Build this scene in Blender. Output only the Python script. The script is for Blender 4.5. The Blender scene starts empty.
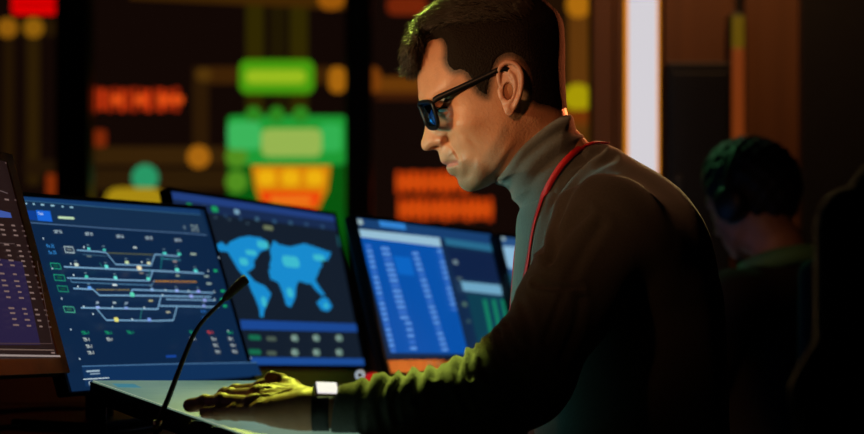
import bpy, bmesh, math, random
import numpy as np
from mathutils import Vector, Matrix
from mathutils.bvhtree import BVHTree
rng = np.random.default_rng(7)
random.seed(7)
SC = bpy.context.scene
COL = SC.collection
# ---------------------------------------------------------------- camera frame
FPX = 1680.0; HOR = 265.0; CAMZ = 0.914; D0 = 2.05
CAM = np.array([0.0, -D0, CAMZ])
S0 = D0 / FPX
def P(px, py, d):
    return np.array([(px-432)/FPX*d, d-D0, CAMZ-(py-HOR)/FPX*d])
def proj(V):
    V = np.asarray(V, float); d = V[..., 1]+D0
    return 432+FPX*V[..., 0]/d, HOR-FPX*(V[..., 2]-CAMZ)/d
def lin(c):
    r = []
    for x in c[:3]:
        x = x/255.0
        r.append(x/12.92 if x <= 0.04045 else ((x+0.055)/1.055)**2.4)
    return (*r, 1.0)
# ---------------------------------------------------------------- materials
def new_mat(name):
    m = bpy.data.materials.new(name); m.use_nodes = True
    nt = m.node_tree; b = nt.nodes['Principled BSDF']
    return m, nt, b
def pmat(name, col, rough=0.5, metal=0.0, noise=0.0, nscale=40, bump=0.0, bscale=200, sheen=0.0, spec=None, coat=0.0, sss=0.0):
    m, nt, b = new_mat(name)
    b.inputs['Base Color'].default_value = (*col[:3], 1)
    b.inputs['Roughness'].default_value = rough
    b.inputs['Metallic'].default_value = metal
    if spec is not None: b.inputs['Specular IOR Level'].default_value = spec
    if sheen: b.inputs['Sheen Weight'].default_value = sheen; b.inputs['Sheen Roughness'].default_value = 0.4
    if coat: b.inputs['Coat Weight'].default_value = coat
    tc = nt.nodes.new('ShaderNodeTexCoord')
    if noise:
        n = nt.nodes.new('ShaderNodeTexNoise'); n.inputs['Scale'].default_value = nscale; n.inputs['Detail'].default_value = 6
        nt.links.new(tc.outputs['Object'], n.inputs['Vector'])
        r = nt.nodes.new('ShaderNodeValToRGB')
        r.color_ramp.elements[0].position = .3; r.color_ramp.elements[1].position = .7
        r.color_ramp.elements[0].color = (*[c*(1-noise) for c in col[:3]], 1)
        r.color_ramp.elements[1].color = (*[min(1, c*(1+noise)) for c in col[:3]], 1)
        nt.links.new(n.outputs['Fac'], r.inputs['Fac']); nt.links.new(r.outputs['Color'], b.inputs['Base Color'])
    if bump:
        n2 = nt.nodes.new('ShaderNodeTexNoise'); n2.inputs['Scale'].default_value = bscale; n2.inputs['Detail'].default_value = 4
        nt.links.new(tc.outputs['Object'], n2.inputs['Vector'])
        bp = nt.nodes.new('ShaderNodeBump'); bp.inputs['Strength'].default_value = bump; bp.inputs['Distance'].default_value = 0.002
        nt.links.new(n2.outputs['Fac'], bp.inputs['Height']); nt.links.new(bp.outputs['Normal'], b.inputs['Normal'])
    return m
_em = {}
def emat(rgb, k=1.0, name='screen_light'):
    key = (tuple(rgb), k, name)
    if key in _em: return _em[key]
    m, nt, b = new_mat(name)
    b.inputs['Base Color'].default_value = (0.004, 0.004, 0.005, 1)
    b.inputs['Roughness'].default_value = 0.35
    b.inputs['Specular IOR Level'].default_value = 0.3
    b.inputs['Emission Color'].default_value = lin(rgb)
    b.inputs['Emission Strength'].default_value = k
    _em[key] = m
    return m
# ---------------------------------------------------------------- object helpers
ORG = {}
def empty(name, loc, label, cat, group=None):
    o = bpy.data.objects.new(name, None); COL.objects.link(o)
    o.location = loc; o.empty_display_size = .1; ORG[o.name] = np.array(loc, float)
    o['label'] = label; o['category'] = cat
    if group: o['group'] = group
    return o
def tag(o, label=None, cat=None, group=None, kind=None):
    if label: o['label'] = label
    if cat: o['category'] = cat
    if group: o['group'] = group
    if kind: o['kind'] = kind
    return o
def mesh(name, VF, mats, parent=None, smooth=True, org=None, mi=None):
    V, F = VF; V = np.asarray(V, float).reshape(-1, 3)
    if parent is not None: o0 = ORG[parent.name]
    elif org is not None: o0 = np.array(org, float)
    else:
        lo, hi = V.min(0), V.max(0); o0 = np.array([(lo[0]+hi[0])/2, (lo[1]+hi[1])/2, lo[2]])
    me = bpy.data.meshes.new(name)
    VV = V-o0
    me.from_pydata(VV.tolist(), [], F if isinstance(F, list) else F.tolist())
    if not isinstance(mats, (list, tuple)): mats = [mats]
    for m in mats: me.materials.append(m)
    if mi is not None: me.polygons.foreach_set('material_index', np.asarray(mi, np.int32))
    me.polygons.foreach_set('use_smooth', np.full(len(me.polygons), smooth))
    me.update()
    o = bpy.data.objects.new(name, me); COL.objects.link(o)
    ORG[o.name] = o0
    if parent is not None: o.parent = parent
    else: o.location = o0
    return o
def join(parts):
    V = []; F = []; n = 0
    for v, f in parts:
        v = np.asarray(v, float).reshape(-1, 3); V.append(v)
        F += [tuple(int(i)+n for i in ff) for ff in (f if isinstance(f, list) else f.tolist())]; n += len(v)
    return np.vstack(V), F
def xf(VF, R=None, t=(0, 0, 0)):
    V = np.asarray(VF[0], float)
    if R is not None: V = V@np.asarray(R).T
    return V+np.asarray(t), VF[1]
def rbox(c, size, bev=0.0, R=None, seg=2):
    bm = bmesh.new(); bmesh.ops.create_cube(bm, size=1)
    for v in bm.verts: v.co = Vector((v.co.x*size[0], v.co.y*size[1], v.co.z*size[2]))
    if bev > 0: bmesh.ops.bevel(bm, geom=bm.edges[:], offset=bev, segments=seg, affect='EDGES', profile=.5)
    bm.normal_update(); bm.verts.index_update()
    V = np.array([v.co[:] for v in bm.verts]); F = [tuple(v.index for v in f.verts) for f in bm.faces]; bm.free()
    if R is not None: V = V@np.asarray(R).T
    return V+np.asarray(c, float), F
def catmull(pts, n=8, closed=False):
    pts = np.asarray(pts, float); N = len(pts); out = []
    rngi = range(N if closed else N-1)
    for i in rngi:
        p = [pts[(i+k) % N] if closed else pts[min(max(i+k, 0), N-1)] for k in (-1, 0, 1, 2)]
        for t in np.arange(n)/n:
            out.append(.5*((2*p[1])+(-p[0]+p[2])*t+(2*p[0]-5*p[1]+4*p[2]-p[3])*t*t+(-p[0]+3*p[1]-3*p[2]+p[3])*t**3))
    if not closed: out.append(pts[-1])
    return np.array(out)
def tube(path, r, n=10, cap=True, flat=None):
    path = np.asarray(path, float); N = len(path); r = np.broadcast_to(np.asarray(r, float), (N,))
    T = np.gradient(path, axis=0); T /= np.linalg.norm(T, axis=1)[:, None]+1e-12
    up = np.array([0, 0, 1.0]) if abs(T[0][2]) < .9 else np.array([1.0, 0, 0])
    V = []; a = up-T[0]*(up@T[0]); a /= np.linalg.norm(a)
    for i in range(N):
        a = a-T[i]*(a@T[i]); a /= np.linalg.norm(a); b = np.cross(T[i], a)
        for k in range(n):
            t = 2*math.pi*k/n
            V.append(path[i]+r[i]*(a*math.cos(t)+b*math.sin(t)))
    F = []
    for i in range(N-1):
        for k in range(n):
            k2 = (k+1) % n
            F.append((i*n+k, i*n+k2, (i+1)*n+k2, (i+1)*n+k))
    if cap:
        F.append(tuple(reversed(range(n)))); F.append(tuple(range((N-1)*n, N*n)))
    return np.array(V), F
def lathe(prof, c=(0, 0, 0), n=32, R=None):
    V = []; F = []; m = len(prof)
    for k in range(n):
        t = 2*math.pi*k/n
        for (r, z) in prof: V.append((r*math.cos(t), r*math.sin(t), z))
    for k in range(n):
        k2 = (k+1) % n
        for j in range(m-1):
            F.append((k*m+j, k2*m+j, k2*m+j+1, k*m+j+1))
    V = np.array(V)
    if R is not None: V = V@np.asarray(R).T
    return V+np.asarray(c, float), F
def Rz(a):
    c, s = math.cos(a), math.sin(a); return np.array([[c, -s, 0], [s, c, 0], [0, 0, 1.0]])
def Rx(a):
    c, s = math.cos(a), math.sin(a); return np.array([[1, 0, 0], [0, c, -s], [0, s, c]])
def Ry(a):
    c, s = math.cos(a), math.sin(a); return np.array([[c, 0, s], [0, 1, 0], [-s, 0, c]])
# ---------------------------------------------------------------- surface nets
def snet(F, o, h):
    S = F < 0
    nx, ny, nz = F.shape
    C = np.zeros((nx-1, ny-1, nz-1), np.int8)
    offs = [(i, j, k) for i in (0, 1) for j in (0, 1) for k in (0, 1)]
    for (i, j, k) in offs: C += S[i:nx-1+i, j:ny-1+j, k:nz-1+k]
    act = (C > 0) & (C < 8)
    idx = np.argwhere(act)
    ids = np.full(C.shape, -1, np.int32); ids[act] = np.arange(len(idx))
    val = {q: F[idx[:, 0]+q[0], idx[:, 1]+q[1], idx[:, 2]+q[2]] for q in offs}
    acc = np.zeros((len(idx), 3)); cnt = np.zeros(len(idx))
    for a in offs:
        for ax in range(3):
            if a[ax] == 0:
                b = list(a); b[ax] = 1; b = tuple(b)
                va, vb = val[a], val[b]; m = (va < 0) != (vb < 0)
                t = va[m]/(va[m]-vb[m]); pt = np.tile(np.array(a, float), (m.sum(), 1)); pt[:, ax] += t
                acc[m] += pt; cnt[m] += 1
    V = (idx+acc/cnt[:, None])*h+np.asarray(o)
    quads = []
    for ax in range(3):
        b, c = (ax+1) % 3, (ax+2) % 3
        sl0 = [slice(None)]*3; sl1 = [slice(None)]*3
        sl0[ax] = slice(0, -1); sl1[ax] = slice(1, None)
        ch = S[tuple(sl0)] != S[tuple(sl1)]
        e = np.argwhere(ch)
        n_ = np.array(C.shape)
        ok = (e[:, b] >= 1) & (e[:, c] >= 1) & (e[:, b] < n_[b]) & (e[:, c] < n_[c])
        e = e[ok]
        def cid(db, dc):
            q = e.copy(); q[:, b] += db; q[:, c] += dc
            return ids[q[:, 0], q[:, 1], q[:, 2]]
        q = np.stack([cid(-1, -1), cid(0, -1), cid(0, 0), cid(-1, 0)], 1)
        ins = S[e[:, 0], e[:, 1], e[:, 2]]
        q[~ins] = q[~ins][:, ::-1]
        quads.append(q)
    Q = np.vstack(quads); Q = Q[(Q >= 0).all(1)]
    return V, Q
def grid(lo, hi, h):
    lo = np.asarray(lo, float); n = [int(math.ceil((hi[i]-lo[i])/h))+1 for i in range(3)]
    ax = [lo[i]+h*np.arange(n[i]) for i in range(3)]
    return (ax[0][:, None, None].astype(np.float32), ax[1][None, :, None].astype(np.float32), ax[2][None, None, :].astype(np.float32)), lo
def cap(G, a, b, ra, rb):
    X, Y, Z = G; a = np.asarray(a, np.float32); b = np.asarray(b, np.float32); d = b-a; L = float(d@d)+1e-12
    px, py, pz = X-a[0], Y-a[1], Z-a[2]
    t = np.clip((px*d[0]+py*d[1]+pz*d[2])/L, 0, 1)
    return np.sqrt((px-t*d[0])**2+(py-t*d[1])**2+(pz-t*d[2])**2)-(ra+(rb-ra)*t)
def ell(G, c, r, R=None):
    X, Y, Z = G
    x, y, z = X-c[0], Y-c[1], Z-c[2]
    if R is not None:
        R = np.asarray(R, np.float32)
        x, y, z = (R[0, 0]*x+R[1, 0]*y+R[2, 0]*z), (R[0, 1]*x+R[1, 1]*y+R[2, 1]*z), (R[0, 2]*x+R[1, 2]*y+R[2, 2]*z)
    k = np.sqrt((x/r[0])**2+(y/r[1])**2+(z/r[2])**2)
    return (k-1)*min(r)
def smin(a, b, k):
    h = np.clip(.5+.5*(b-a)/k, 0, 1); return b+(a-b)*h-k*h*(1-h)
def smax(a, b, k): return -smin(-a, -b, k)
def chain(G, pts, rad, k=None):
    f = None
    for i in range(len(pts)-1):
        g = cap(G, pts[i], pts[i+1], rad[i], rad[i+1])
        f = g if f is None else (np.minimum(f, g) if k is None else smin(f, g, k))
    return f
def smooth_mesh(V, Q, it=1, lam=.5):
    V = V.copy(); n = len(V)
    E = np.vstack([Q[:, [0, 1]], Q[:, [1, 2]], Q[:, [2, 3]], Q[:, [3, 0]]])
    for _ in range(it):
        acc = np.zeros_like(V); c = np.zeros(n)
        for k in range(3):
            acc[:, k] = np.bincount(E[:, 0], V[E[:, 1], k], n)+np.bincount(E[:, 1], V[E[:, 0], k], n)
        c = np.bincount(E[:, 0], minlength=n)+np.bincount(E[:, 1], minlength=n)
        V += lam*(acc/np.maximum(c, 1)[:, None]-V)
    return V
def vnormals(V, Q):
    n = np.cross(V[Q[:, 2]]-V[Q[:, 0]], V[Q[:, 3]]-V[Q[:, 1]]); N = np.zeros_like(V)
    for k in range(4):
        for c in range(3): N[:, c] += np.bincount(Q[:, k], n[:, c], len(V))
    return N/(np.linalg.norm(N, axis=1)[:, None]+1e-12)
# 2D helpers
def poly_sd(U, Vv, poly):
    """signed distance, positive inside"""
    p = np.asarray(poly, float); q = np.roll(p, -1, 0)
    dmin = np.full(np.broadcast(U, Vv).shape, 1e9); ins = np.zeros(dmin.shape, bool)
    for a, b in zip(p, q):
        e = b-a; L = e@e
        if L < 1e-9: continue
        t = np.clip(((U-a[0])*e[0]+(Vv-a[1])*e[1])/L, 0, 1)
        d = (U-a[0]-t*e[0])**2+(Vv-a[1]-t*e[1])**2
        dmin = np.minimum(dmin, d)
        c = ((a[1] <= Vv) & (b[1] > Vv)) | ((b[1] <= Vv) & (a[1] > Vv))
        if abs(e[1]) > 1e-9:
            xi = a[0]+(Vv-a[1])*e[0]/e[1]
            ins ^= c & (U < xi)
    d = np.sqrt(dmin)
    return np.where(ins, d, -d)
def line_dist(U, Vv, pl):
    p = np.asarray(pl, float); dmin = np.full(np.broadcast(U, Vv).shape, 1e9)
    for a, b in zip(p[:-1], p[1:]):
        e = b-a; t = np.clip(((U-a[0])*e[0]+(Vv-a[1])*e[1])/(e@e+1e-9), 0, 1)
        dmin = np.minimum(dmin, (U-a[0]-t*e[0])**2+(Vv-a[1]-t*e[1])**2)
    return np.sqrt(dmin)
def tps(ctrl, U, Vv, lam=.5):
    C = np.asarray(ctrl, float); x = C[:, :2]/100; n = len(x)
    def phi(r2): return .5*r2*np.log(r2+1e-12)
    r2 = ((x[:, None]-x[None])**2).sum(-1)
    A = np.zeros((n+3, n+3)); A[:n, :n] = phi(r2)+np.eye(n)*lam*1e-3
    A[:n, n] = 1; A[:n, n+1:] = x; A[n, :n] = 1; A[n+1:, :n] = x.T
    w = np.linalg.solve(A, np.concatenate([C[:, 2], [0, 0, 0]]))
    u, v = U/100, Vv/100; out = w[n]+w[n+1]*u+w[n+2]*v+0*u*v
    for i in range(n): out = out+w[i]*phi((u-x[i, 0])**2+(v-x[i, 1])**2)
    return out
def wmodel(d, Wb, R):
    R = np.maximum(R, 3); Wb = np.maximum(Wb, 2)
    t = 1-np.clip(d/R, -1, 1)
    return Wb**2*(1-np.where(d > 0, np.minimum(t, 1)**2, 1-2*np.minimum(d, 0)/R))  # W^2, negative outside
TUBE_K = 1.0; CONS_K = .68
def LIGHTS():
    # green ceiling spots, then added fill and rim spots without fixtures
    spot('ceiling_spot_green', (-.38, 2.1, 2.5), (-.12, -.36, .80), 250, (.88, 1, .09), 8.5, .6, .13)
    spot('ceiling_spot_hair', (-.36, 1.15, 2.40), (-.045, 0.0, 1.18), 330, (.78, 1, .12), 7, .5, .04)
    spot('screen_fill', (-.70, -.12, .95), (.09, 0, .93), 30, (.22, .95, .85), 27, .7, .12)  # added fill standing in for the light of the screens
    spot('face_key', (-1.15, -.65, 1.10), (-.005, -.03, 1.09), 56, (1, .66, .32), 14, .8, .08)
    spot('warm_side', (-.9, -1.7, 1.75), (.03, -.06, 1.07), 54, (1, .40, .16), 20, 1, .08)
    spot('orange_rim', (1.25, 1.95, 1.55), (.15, 0, 1.16), 150, (1, .20, .06), 7.5, .6, .05)
    spot('warm_rim', (.66, 2.85, 1.75), (.235, 0, .99), 420, (1, .66, .25), 9, .6, .05)
    spot('wall_fill', (.9, 2.3, 2.9), (.85, 3.0, 1.6), 55, (1, .48, .18), 90, 1, .1)  # added to brighten the brown partition, no fixture
    spot('green_accent', (.10, 2.3, 1.9), (.66, 1.4, 1.12), 7, (.25, 1, .35), 22, .8, .05)
    spot('chin_fill_warm', (1.0, -.1, 1.9), (-.05, .77, .72), 100, (1, .55, .22), 9, .6, .04)  # added to light the orange strip of the table monitor
    spot('left_bezel_fill', (.1, -1.5, 2.1), (-.50, -.22, .80), 22, (1, .42, .10), 7, .8, .05)  # added to light the lower bezel of the left monitor
# ================================================================= THE OPERATOR (side profile, head frame in 1/800 m units)
def fx(u, v, w):
    k = 1-abs(w)*S0/D0
    return (432+(u-432)*k, HOR+(v-HOR)*k)
def H2W(V):
    V = np.asarray(V, float)
    return np.stack([(V[:, 0]-432)*S0, V[:, 2]*S0, CAMZ-(V[:, 1]-HOR)*S0], 1)
FACE = [(417.5, 62), (417.3, 71), (417.4, 80), (418, 90), (418.6, 98), (420.2, 104), (423.2, 110), (424.6, 116), (425.2, 123), (424.8, 129), (423.2, 136), (421.3, 142),
        (421.3, 146), (423.2, 149.6), (427, 150.9), (432, 150.2), (437.2, 150.6), (438.8, 154), (439.8, 158), (441, 161.6), (443.6, 164), (446.8, 165.3), (446.2, 168), (447.6, 171.4), (450.6, 174.6),
        (455.5, 177), (457.6, 180), (458.6, 184), (462, 188.4), (468, 191.4), (474, 191.2), (481, 189), (488, 186.2), (495, 182.5), (504, 184), (516, 192), (528, 212), (540, 245)]
BACKN = [(612, 245), (604, 190), (592, 150), (580, 134), (571, 124), (567.5, 114), (565, 104), (562.6, 92), (561, 75), (560.4, 58), (559.8, 42), (556.5, 29), (548, 16), (532, 4), (508, -3.5), (482, -3), (456, 7), (438, 22), (426, 38), (420, 51)]
HEADP = catmull(FACE+BACKN, 6, True)
# interior half-width controls (u, v, W) as seen in the picture plane, corrected for nearness
OUTW = True
_W = [(470, 20, 58), (500, 10, 60), (530, 25, 60), (500, 50, 64), (540, 60, 62), (548, 90, 54), (555, 45, 55),
      (424, 65, 42), (432, 60, 48), (442, 60, 53), (455, 70, 57), (470, 60, 61), (424, 88, 42), (428, 98, 40), (440, 92, 49), (455, 90, 55),
      (434, 106, 27), (438, 110, 30), (443, 108, 33), (450, 108, 43), (449, 101, 47), (460, 108, 52), (478, 100, 58), (495, 95, 60),
      (429, 116, 11), (430, 128, 11), (434, 122, 15), (440, 120, 25), (448, 119, 38), (455, 123, 47), (466, 126, 52), (480, 125, 55), (430, 138, 12), (429, 145, 11),
      (437, 136, 13.5), (441, 141, 16.5), (443, 134, 17), (446.5, 143, 13.5), (448.5, 137, 19), (452, 134, 33), (453, 144, 29), (462, 140, 44), (476, 142, 50), (495, 130, 56), (508, 120, 57),
      (442, 151, 13), (447, 153, 20), (455, 152, 27), (447, 160, 16), (453, 161.5, 22), (458, 160, 29), (450, 168, 15), (456, 170, 23), (465, 158, 37), (470, 168, 38), (480, 158, 46),
      (464, 181, 20), (468, 175, 28), (478, 178, 36), (485, 172, 43), (496, 168, 49), (505, 150, 54), (512, 140, 54),
      (515, 165, 47), (530, 150, 46), (548, 130, 45), (530, 190, 47), (560, 180, 48), (560, 220, 52)]
_R = [(470, 20, 62), (530, 20, 62), (550, 80, 48), (424, 80, 42), (440, 50, 52), (440, 75, 42), (424, 98, 30), (432, 108, 13), (430, 118, 11), (427, 140, 10), (436, 146, 9), (446, 120, 20),
      (444, 154, 15), (446, 162, 14), (451, 170, 16), (460, 182, 20), (470, 184, 22), (485, 180, 26), (496, 175, 30), (520, 200, 40), (570, 180, 40), (565, 130, 34), (480, 130, 40), (470, 160, 30)]
def corr(L):
    return [(*fx(u, v, w), w) for u, v, w in L]
WC = corr(_W); RC = _R
def head_W2(U, Vv, poly=HEADP, add=0.0):
    Wb = tps(WC, U, Vv, .3); R = tps(RC, U, Vv, .3)
    d = poly_sd(U, Vv, poly)
    W2 = wmodel(d, Wb, R)
    return W2, d
def head_mesh(h=.8):
    G, lo = grid((410, -12, -76), (600, 236, 76), h)
    U, Vv = G[0][:, :, 0], G[1][:, :, 0]
    W2, d = head_W2(U, Vv)
    W = np.sqrt(np.maximum(W2, 0))
    def g(u, v, w, su, sv, ang=0):
        uu, vv = fx(u, v, w); c, s = math.cos(ang), math.sin(ang)
        a = (U-uu)*c+(Vv-vv)*s; b = -(U-uu)*s+(Vv-vv)*c
        return np.exp(-(a/su)**2-(b/sv)**2)
    m = 0
    m = m-4.2*np.exp(-(line_dist(U, Vv, [fx(447.5, 135, 25), fx(450, 143, 25), fx(455, 150, 27), fx(459.5, 158, 30)])/2.1)**2)   # nasolabial fold
    m = m-2.6*np.exp(-(line_dist(U, Vv, [fx(446.5, 164.6, 12), fx(450, 163.2, 18), fx(456, 162.6, 24)])/1.3)**2)   # mouth line
    m = m+2.0*g(450, 159.5, 18, 4.5, 2.2, -.1)+1.8*g(451.5, 167.5, 18, 4, 2.4)      # lips
    m = m-3*g(458, 163.5, 28, 2.4, 3)+1.6*g(461, 160, 30, 2.2, 4)                     # mouth corner
    m = m+2.5*g(468, 125, 52, 13, 7, -.1)                                              # cheekbone
    m = m-2.2*g(478, 150, 48, 11, 9)-1.5*g(470, 139, 48, 9, 3, .8)                      # hollow cheek
    m = m+2.2*g(429, 99, 38, 10, 2.6, .35)                                             # brow ridge
    m = m+2.0*g(500, 160, 52, 16, 4, -1.0)                                             # jaw line
    m = m+2.4*g(441, 140, 15, 3.4, 4.0)                                                # nose wing
    m = m-2.5*g(521, 104, 56, 7, 11)                                                   # behind the ear
    m = m+1.6*g(446, 117.5, 36, 6, 1.6, .2)-1.5*g(446, 121, 36, 7, 1.5, .25)             # eye bag
    m = m-4.0*g(471, 169, 38, 6, 12, .1)-2.5*g(481, 160, 46, 8, 8)+1.5*g(462, 172, 30, 4, 8, .1)
    m = m-.9*g(447, 172.5, 15, 8, 1.6, .3)
    inner = np.clip(W/6, 0, 1)
    W = np.where(W2 > 0, W+m*inner, 0)
    W2b = np.where(W2 > 0, np.maximum(W, .3)**2, W2)
    w = G[2]
    den = 2*np.maximum(W, 7)[:, :, None]
    F = ((w**2-W2b[:, :, None])/den).astype(np.float32)
    # eyes: lids as a ball, opening cut to show the eyeball
    for sg in (-1, 1):
        eu, ev = fx(447.5, 110.5, 29); ec = (eu, ev, sg*29)
        F = smin(F, ell(G, ec, (11.4, 9.8, 11.2)), 2.5)
        ball = ell(G, ec, (13, 13, 13))
        # opening: almond in picture plane, looking down
        a = (U-fx(441.3, 111, 31)[0]); b = (Vv-fx(441.3, 111, 31)[1])-.10*a
        al = (np.abs(b)-1.9*np.sqrt(np.clip(1-(a/7.4)**2, 0, 1)))[:, :, None]+0*w
        cut = np.maximum(np.maximum(al, ball), np.maximum(-ell(G, ec, (9.7, 9.7, 9.7)), -(w*sg-18)))
        F = smax(F, -cut, .8)
        # nostril
        nu, nv = fx(436.5, 147.3, 8)
        F = smax(F, -ell(G, (nu, nv, sg*7.5), (4.3, 1.9, 3.6), Rz(-.22)), .8)
    V, Q = snet(F, lo, h)
    V = smooth_mesh(V, Q, 1, .4)
    return V, Q
def ear_mesh(h=.55):
    def f3(u, v, w): a = fx(u, v, w); return (a[0], a[1], -w)
    G, lo = grid((484, 62, -84), (528, 128, -46), h)
    U, Vv, w = G
    out = [(499, 66), (503, 62), (509, 60.6), (515, 62.2), (520.5, 67), (523.5, 75), (524, 84), (522.5, 92), (519, 100), (515.5, 107), (512, 114.5), (508.5, 115.5), (505, 112), (502, 104), (500, 97), (499.5, 88), (497, 78), (497, 70)]
    OP = catmull([fx(u, v, 64) for u, v in out], 5, True)
    d = poly_sd(U[:, :, 0], Vv[:, :, 0], OP)[:, :, None]
    w0 = -(57+9.5*np.clip((U-488)/26, 0, 1.1))          # plate leans out to the back
    F = smax(-d.astype(np.float32), np.abs(w-w0)-1.9, 1.5)
    hel = [f3(501.5, 88, 60), f3(499, 79, 62), f3(499.3, 69.5, 64), f3(504, 63.8, 65.5), f3(510.5, 62.4, 67), f3(517, 65.6, 68.5), f3(521.3, 73, 69.5), f3(521.8, 84, 69.5), f3(519.8, 94, 69), f3(516.5, 103, 67), f3(512, 111, 64)]
    hp = catmull(hel, 4)
    F = smin(F, chain(G, hp, np.full(len(hp), 2.35), None), 1.2)
    ant = catmull([f3(506, 72, 63), f3(512.5, 75, 66), f3(515.3, 83, 67), f3(515, 92, 67), f3(511, 100.5, 65.5), f3(506.5, 102.5, 63)], 4)
    F = smin(F, chain(G, ant, np.full(len(ant), 2.0), None), 1.5)
    an2 = catmull([f3(512.5, 78, 66), f3(509, 70, 64)], 3)
    F = smin(F, chain(G, an2, np.full(len(an2), 1.6), None), 1.5)
    F = smin(F, ell(G, f3(509, 109, 64), (4.6, 5.6, 3.4)), 2)
    F = smin(F, cap(G, f3(500, 91, 60), f3(501.5, 97, 61), 3.0, 2.6), 1.6)
    # back mount
    F = smin(F, cap(G, f3(502, 72, 54), f3(504, 104, 52), 5, 5), 3)
    F = smax(F, -ell(G, f3(508, 91, 65), (5.0, 8.6, 6.5)), 1.2)
    F = smax(F, -cap(G, f3(503.5, 74, 66), f3(508, 67.5, 69.5), 1.7, 1.5), 1.0)
    F = smax(F, -cap(G, f3(518.2, 74, 72), f3(518.2, 94, 72), 1.6, 1.6), 1.0)
    V, Q = snet(F, lo, h)
    return smooth_mesh(V, Q, 1, .4), Q
# ---------------------------------------------------------------- arms, hands
SH = P(607, 236, 1.885); EL = P(520, 380, 1.77)
ARM = [P(520, 380, 1.77), P(483, 399, 1.745), P(430, 411, 1.715), P(380, 412, 1.695), P(343, 410.5, 1.685)]
ARMR = [.050, .0485, .0405, .0335, .0255]
def hand_mesh(h=.001):
    Q_ = lambda *a: P(*a)
    lo = P(372, 452, 1.60); hi = P(160, 355, 1.86)
    lo3 = (-.285, -.46, .735); hi3 = (-.055, -.185, .835)
    G, lo = grid(lo3, hi3, h)
    W0 = [Q_(320, 409.5, 1.665), Q_(320, 409, 1.69)]
    F = cap(G, W0[0], Q_(350, 411, 1.676), .0195, .017)
    F = smin(F, cap(G, W0[1], Q_(350, 410.5, 1.695), .0192, .017), .01)
    mcp = [Q_(262, 391.8, 1.765), Q_(258, 397.5, 1.74), Q_(254, 406.5, 1.712), Q_(262, 412.5, 1.69)]
    mr = [.0112, .0116, .0112, .0102]
    ws = [Q_(306, 404, 1.705), Q_(306, 405, 1.695), Q_(306, 408, 1.685), Q_(303, 413, 1.678)]
    for a, b, r, ra in zip(ws, mcp, mr, (.0135, .014, .0155, .0175)):
        F = smin(F, cap(G, a, b, ra, r), .009)
    F = smin(F, cap(G, Q_(303, 411.5, 1.672), Q_(276, 412, 1.685), .0195, .0125), .01)      # heel of the palm
    F = smin(F, cap(G, Q_(312, 408, 1.69), Q_(300, 403, 1.715), .017, .0145), .01)
    fing = [[mcp[0], Q_(236, 393.3, 1.80), Q_(225, 396, 1.815), Q_(219, 400, 1.82)],
            [mcp[1], Q_(231, 397.5, 1.775), Q_(220, 401.5, 1.785), Q_(213, 406, 1.785)],
            [mcp[2], Q_(223, 403, 1.745), Q_(205, 403.6, 1.762), Q_(190, 405.4, 1.772)],
            [mcp[3], Q_(236, 412.3, 1.718), Q_(219, 412.6, 1.733), Q_(205.5, 412.2, 1.745)]]
    fr = [[.0106, .0090, .0082, .0072], [.0108, .0092, .0083, .0073], [.0108, .0092, .0083, .0074], [.0098, .0083, .0075, .0066]]
    for pts, rr in zip(fing, fr):
        g = chain(G, pts, rr, .003)
        for j in (1, 2): g = smin(g, ell(G, pts[j]+np.array([0, 0, .0008]), (rr[j]*1.03,)*3), .003)
        F = smin(F, g, .0035)
    th = [Q_(303, 402, 1.715), Q_(291, 390.5, 1.76), Q_(281, 383, 1.775), Q_(271.8, 378.8, 1.77)]
    F = smin(F, chain(G, th, [.0145, .0122, .0094, .0083], .004), .008)
    up = np.array([0, -.001, 0])
    for a, b, ra, r in zip(ws, mcp, (.0135, .014, .0155, .0175), mr):
        t0 = a+(b-a)*.1+np.array([0, 0, ra*.93]); t1 = b+np.array([.002, 0, r*.93])
        F = smin(F, cap(G, t0, t1, .0016, .0023), .0022)
        F = smin(F, ell(G, b+np.array([0, 0, r*.55]), (.0085, .007, .0062)), .004)          # knuckle
    for a, b in zip(mcp[:-1], mcp[1:]):                                                       # hollows between knuckles
        m = (a+b)/2; F = smax(F, -cap(G, m+np.array([-.004, 0, .0150]), m+np.array([.03, 0, .0185]), .0035, .0022), .004)
    V, Q = snet(F, lo, h)
    return smooth_mesh(V, Q, 1, .4), Q
# ---------------------------------------------------------------- trunk (body under the clothes, and the sweater)
BACKT = [(580, 141), (590, 143.5), (600, 145.5), (612, 149.5), (625, 155), (645, 165.5), (662, 176.5), (680, 190.5), (695, 209), (706, 233), (714, 262), (720, 298), (724, 350), (727, 434), (733, 530), (738, 600), (728, 650), (660, 672), (600, 665)]
FRONTT = [(570, 640), (556, 580), (546, 500), (536, 440), (531, 415), (521, 390), (512, 350), (510.5, 318), (512, 290), (513.5, 262), (515.5, 235), (519, 212), (530, 190), (552, 165)]
TP = catmull(BACKT+FRONTT, 5, True)
TW = [(560, 175, 50), (590, 155, 46), (600, 165, 62), (610, 185, 105), (580, 200, 85), (640, 190, 115), (600, 240, 150), (560, 240, 120), (540, 235, 95), (660, 240, 150), (600, 300, 150), (540, 300, 120), (680, 300, 140), (620, 380, 135), (620, 500, 130), (660, 600, 150), (560, 500, 118)]
TR = [(590, 160, 30), (620, 170, 55), (680, 220, 90), (700, 320, 85), (530, 230, 40), (530, 320, 60), (560, 450, 75), (620, 300, 100), (700, 500, 90), (650, 650, 60)]
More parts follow.
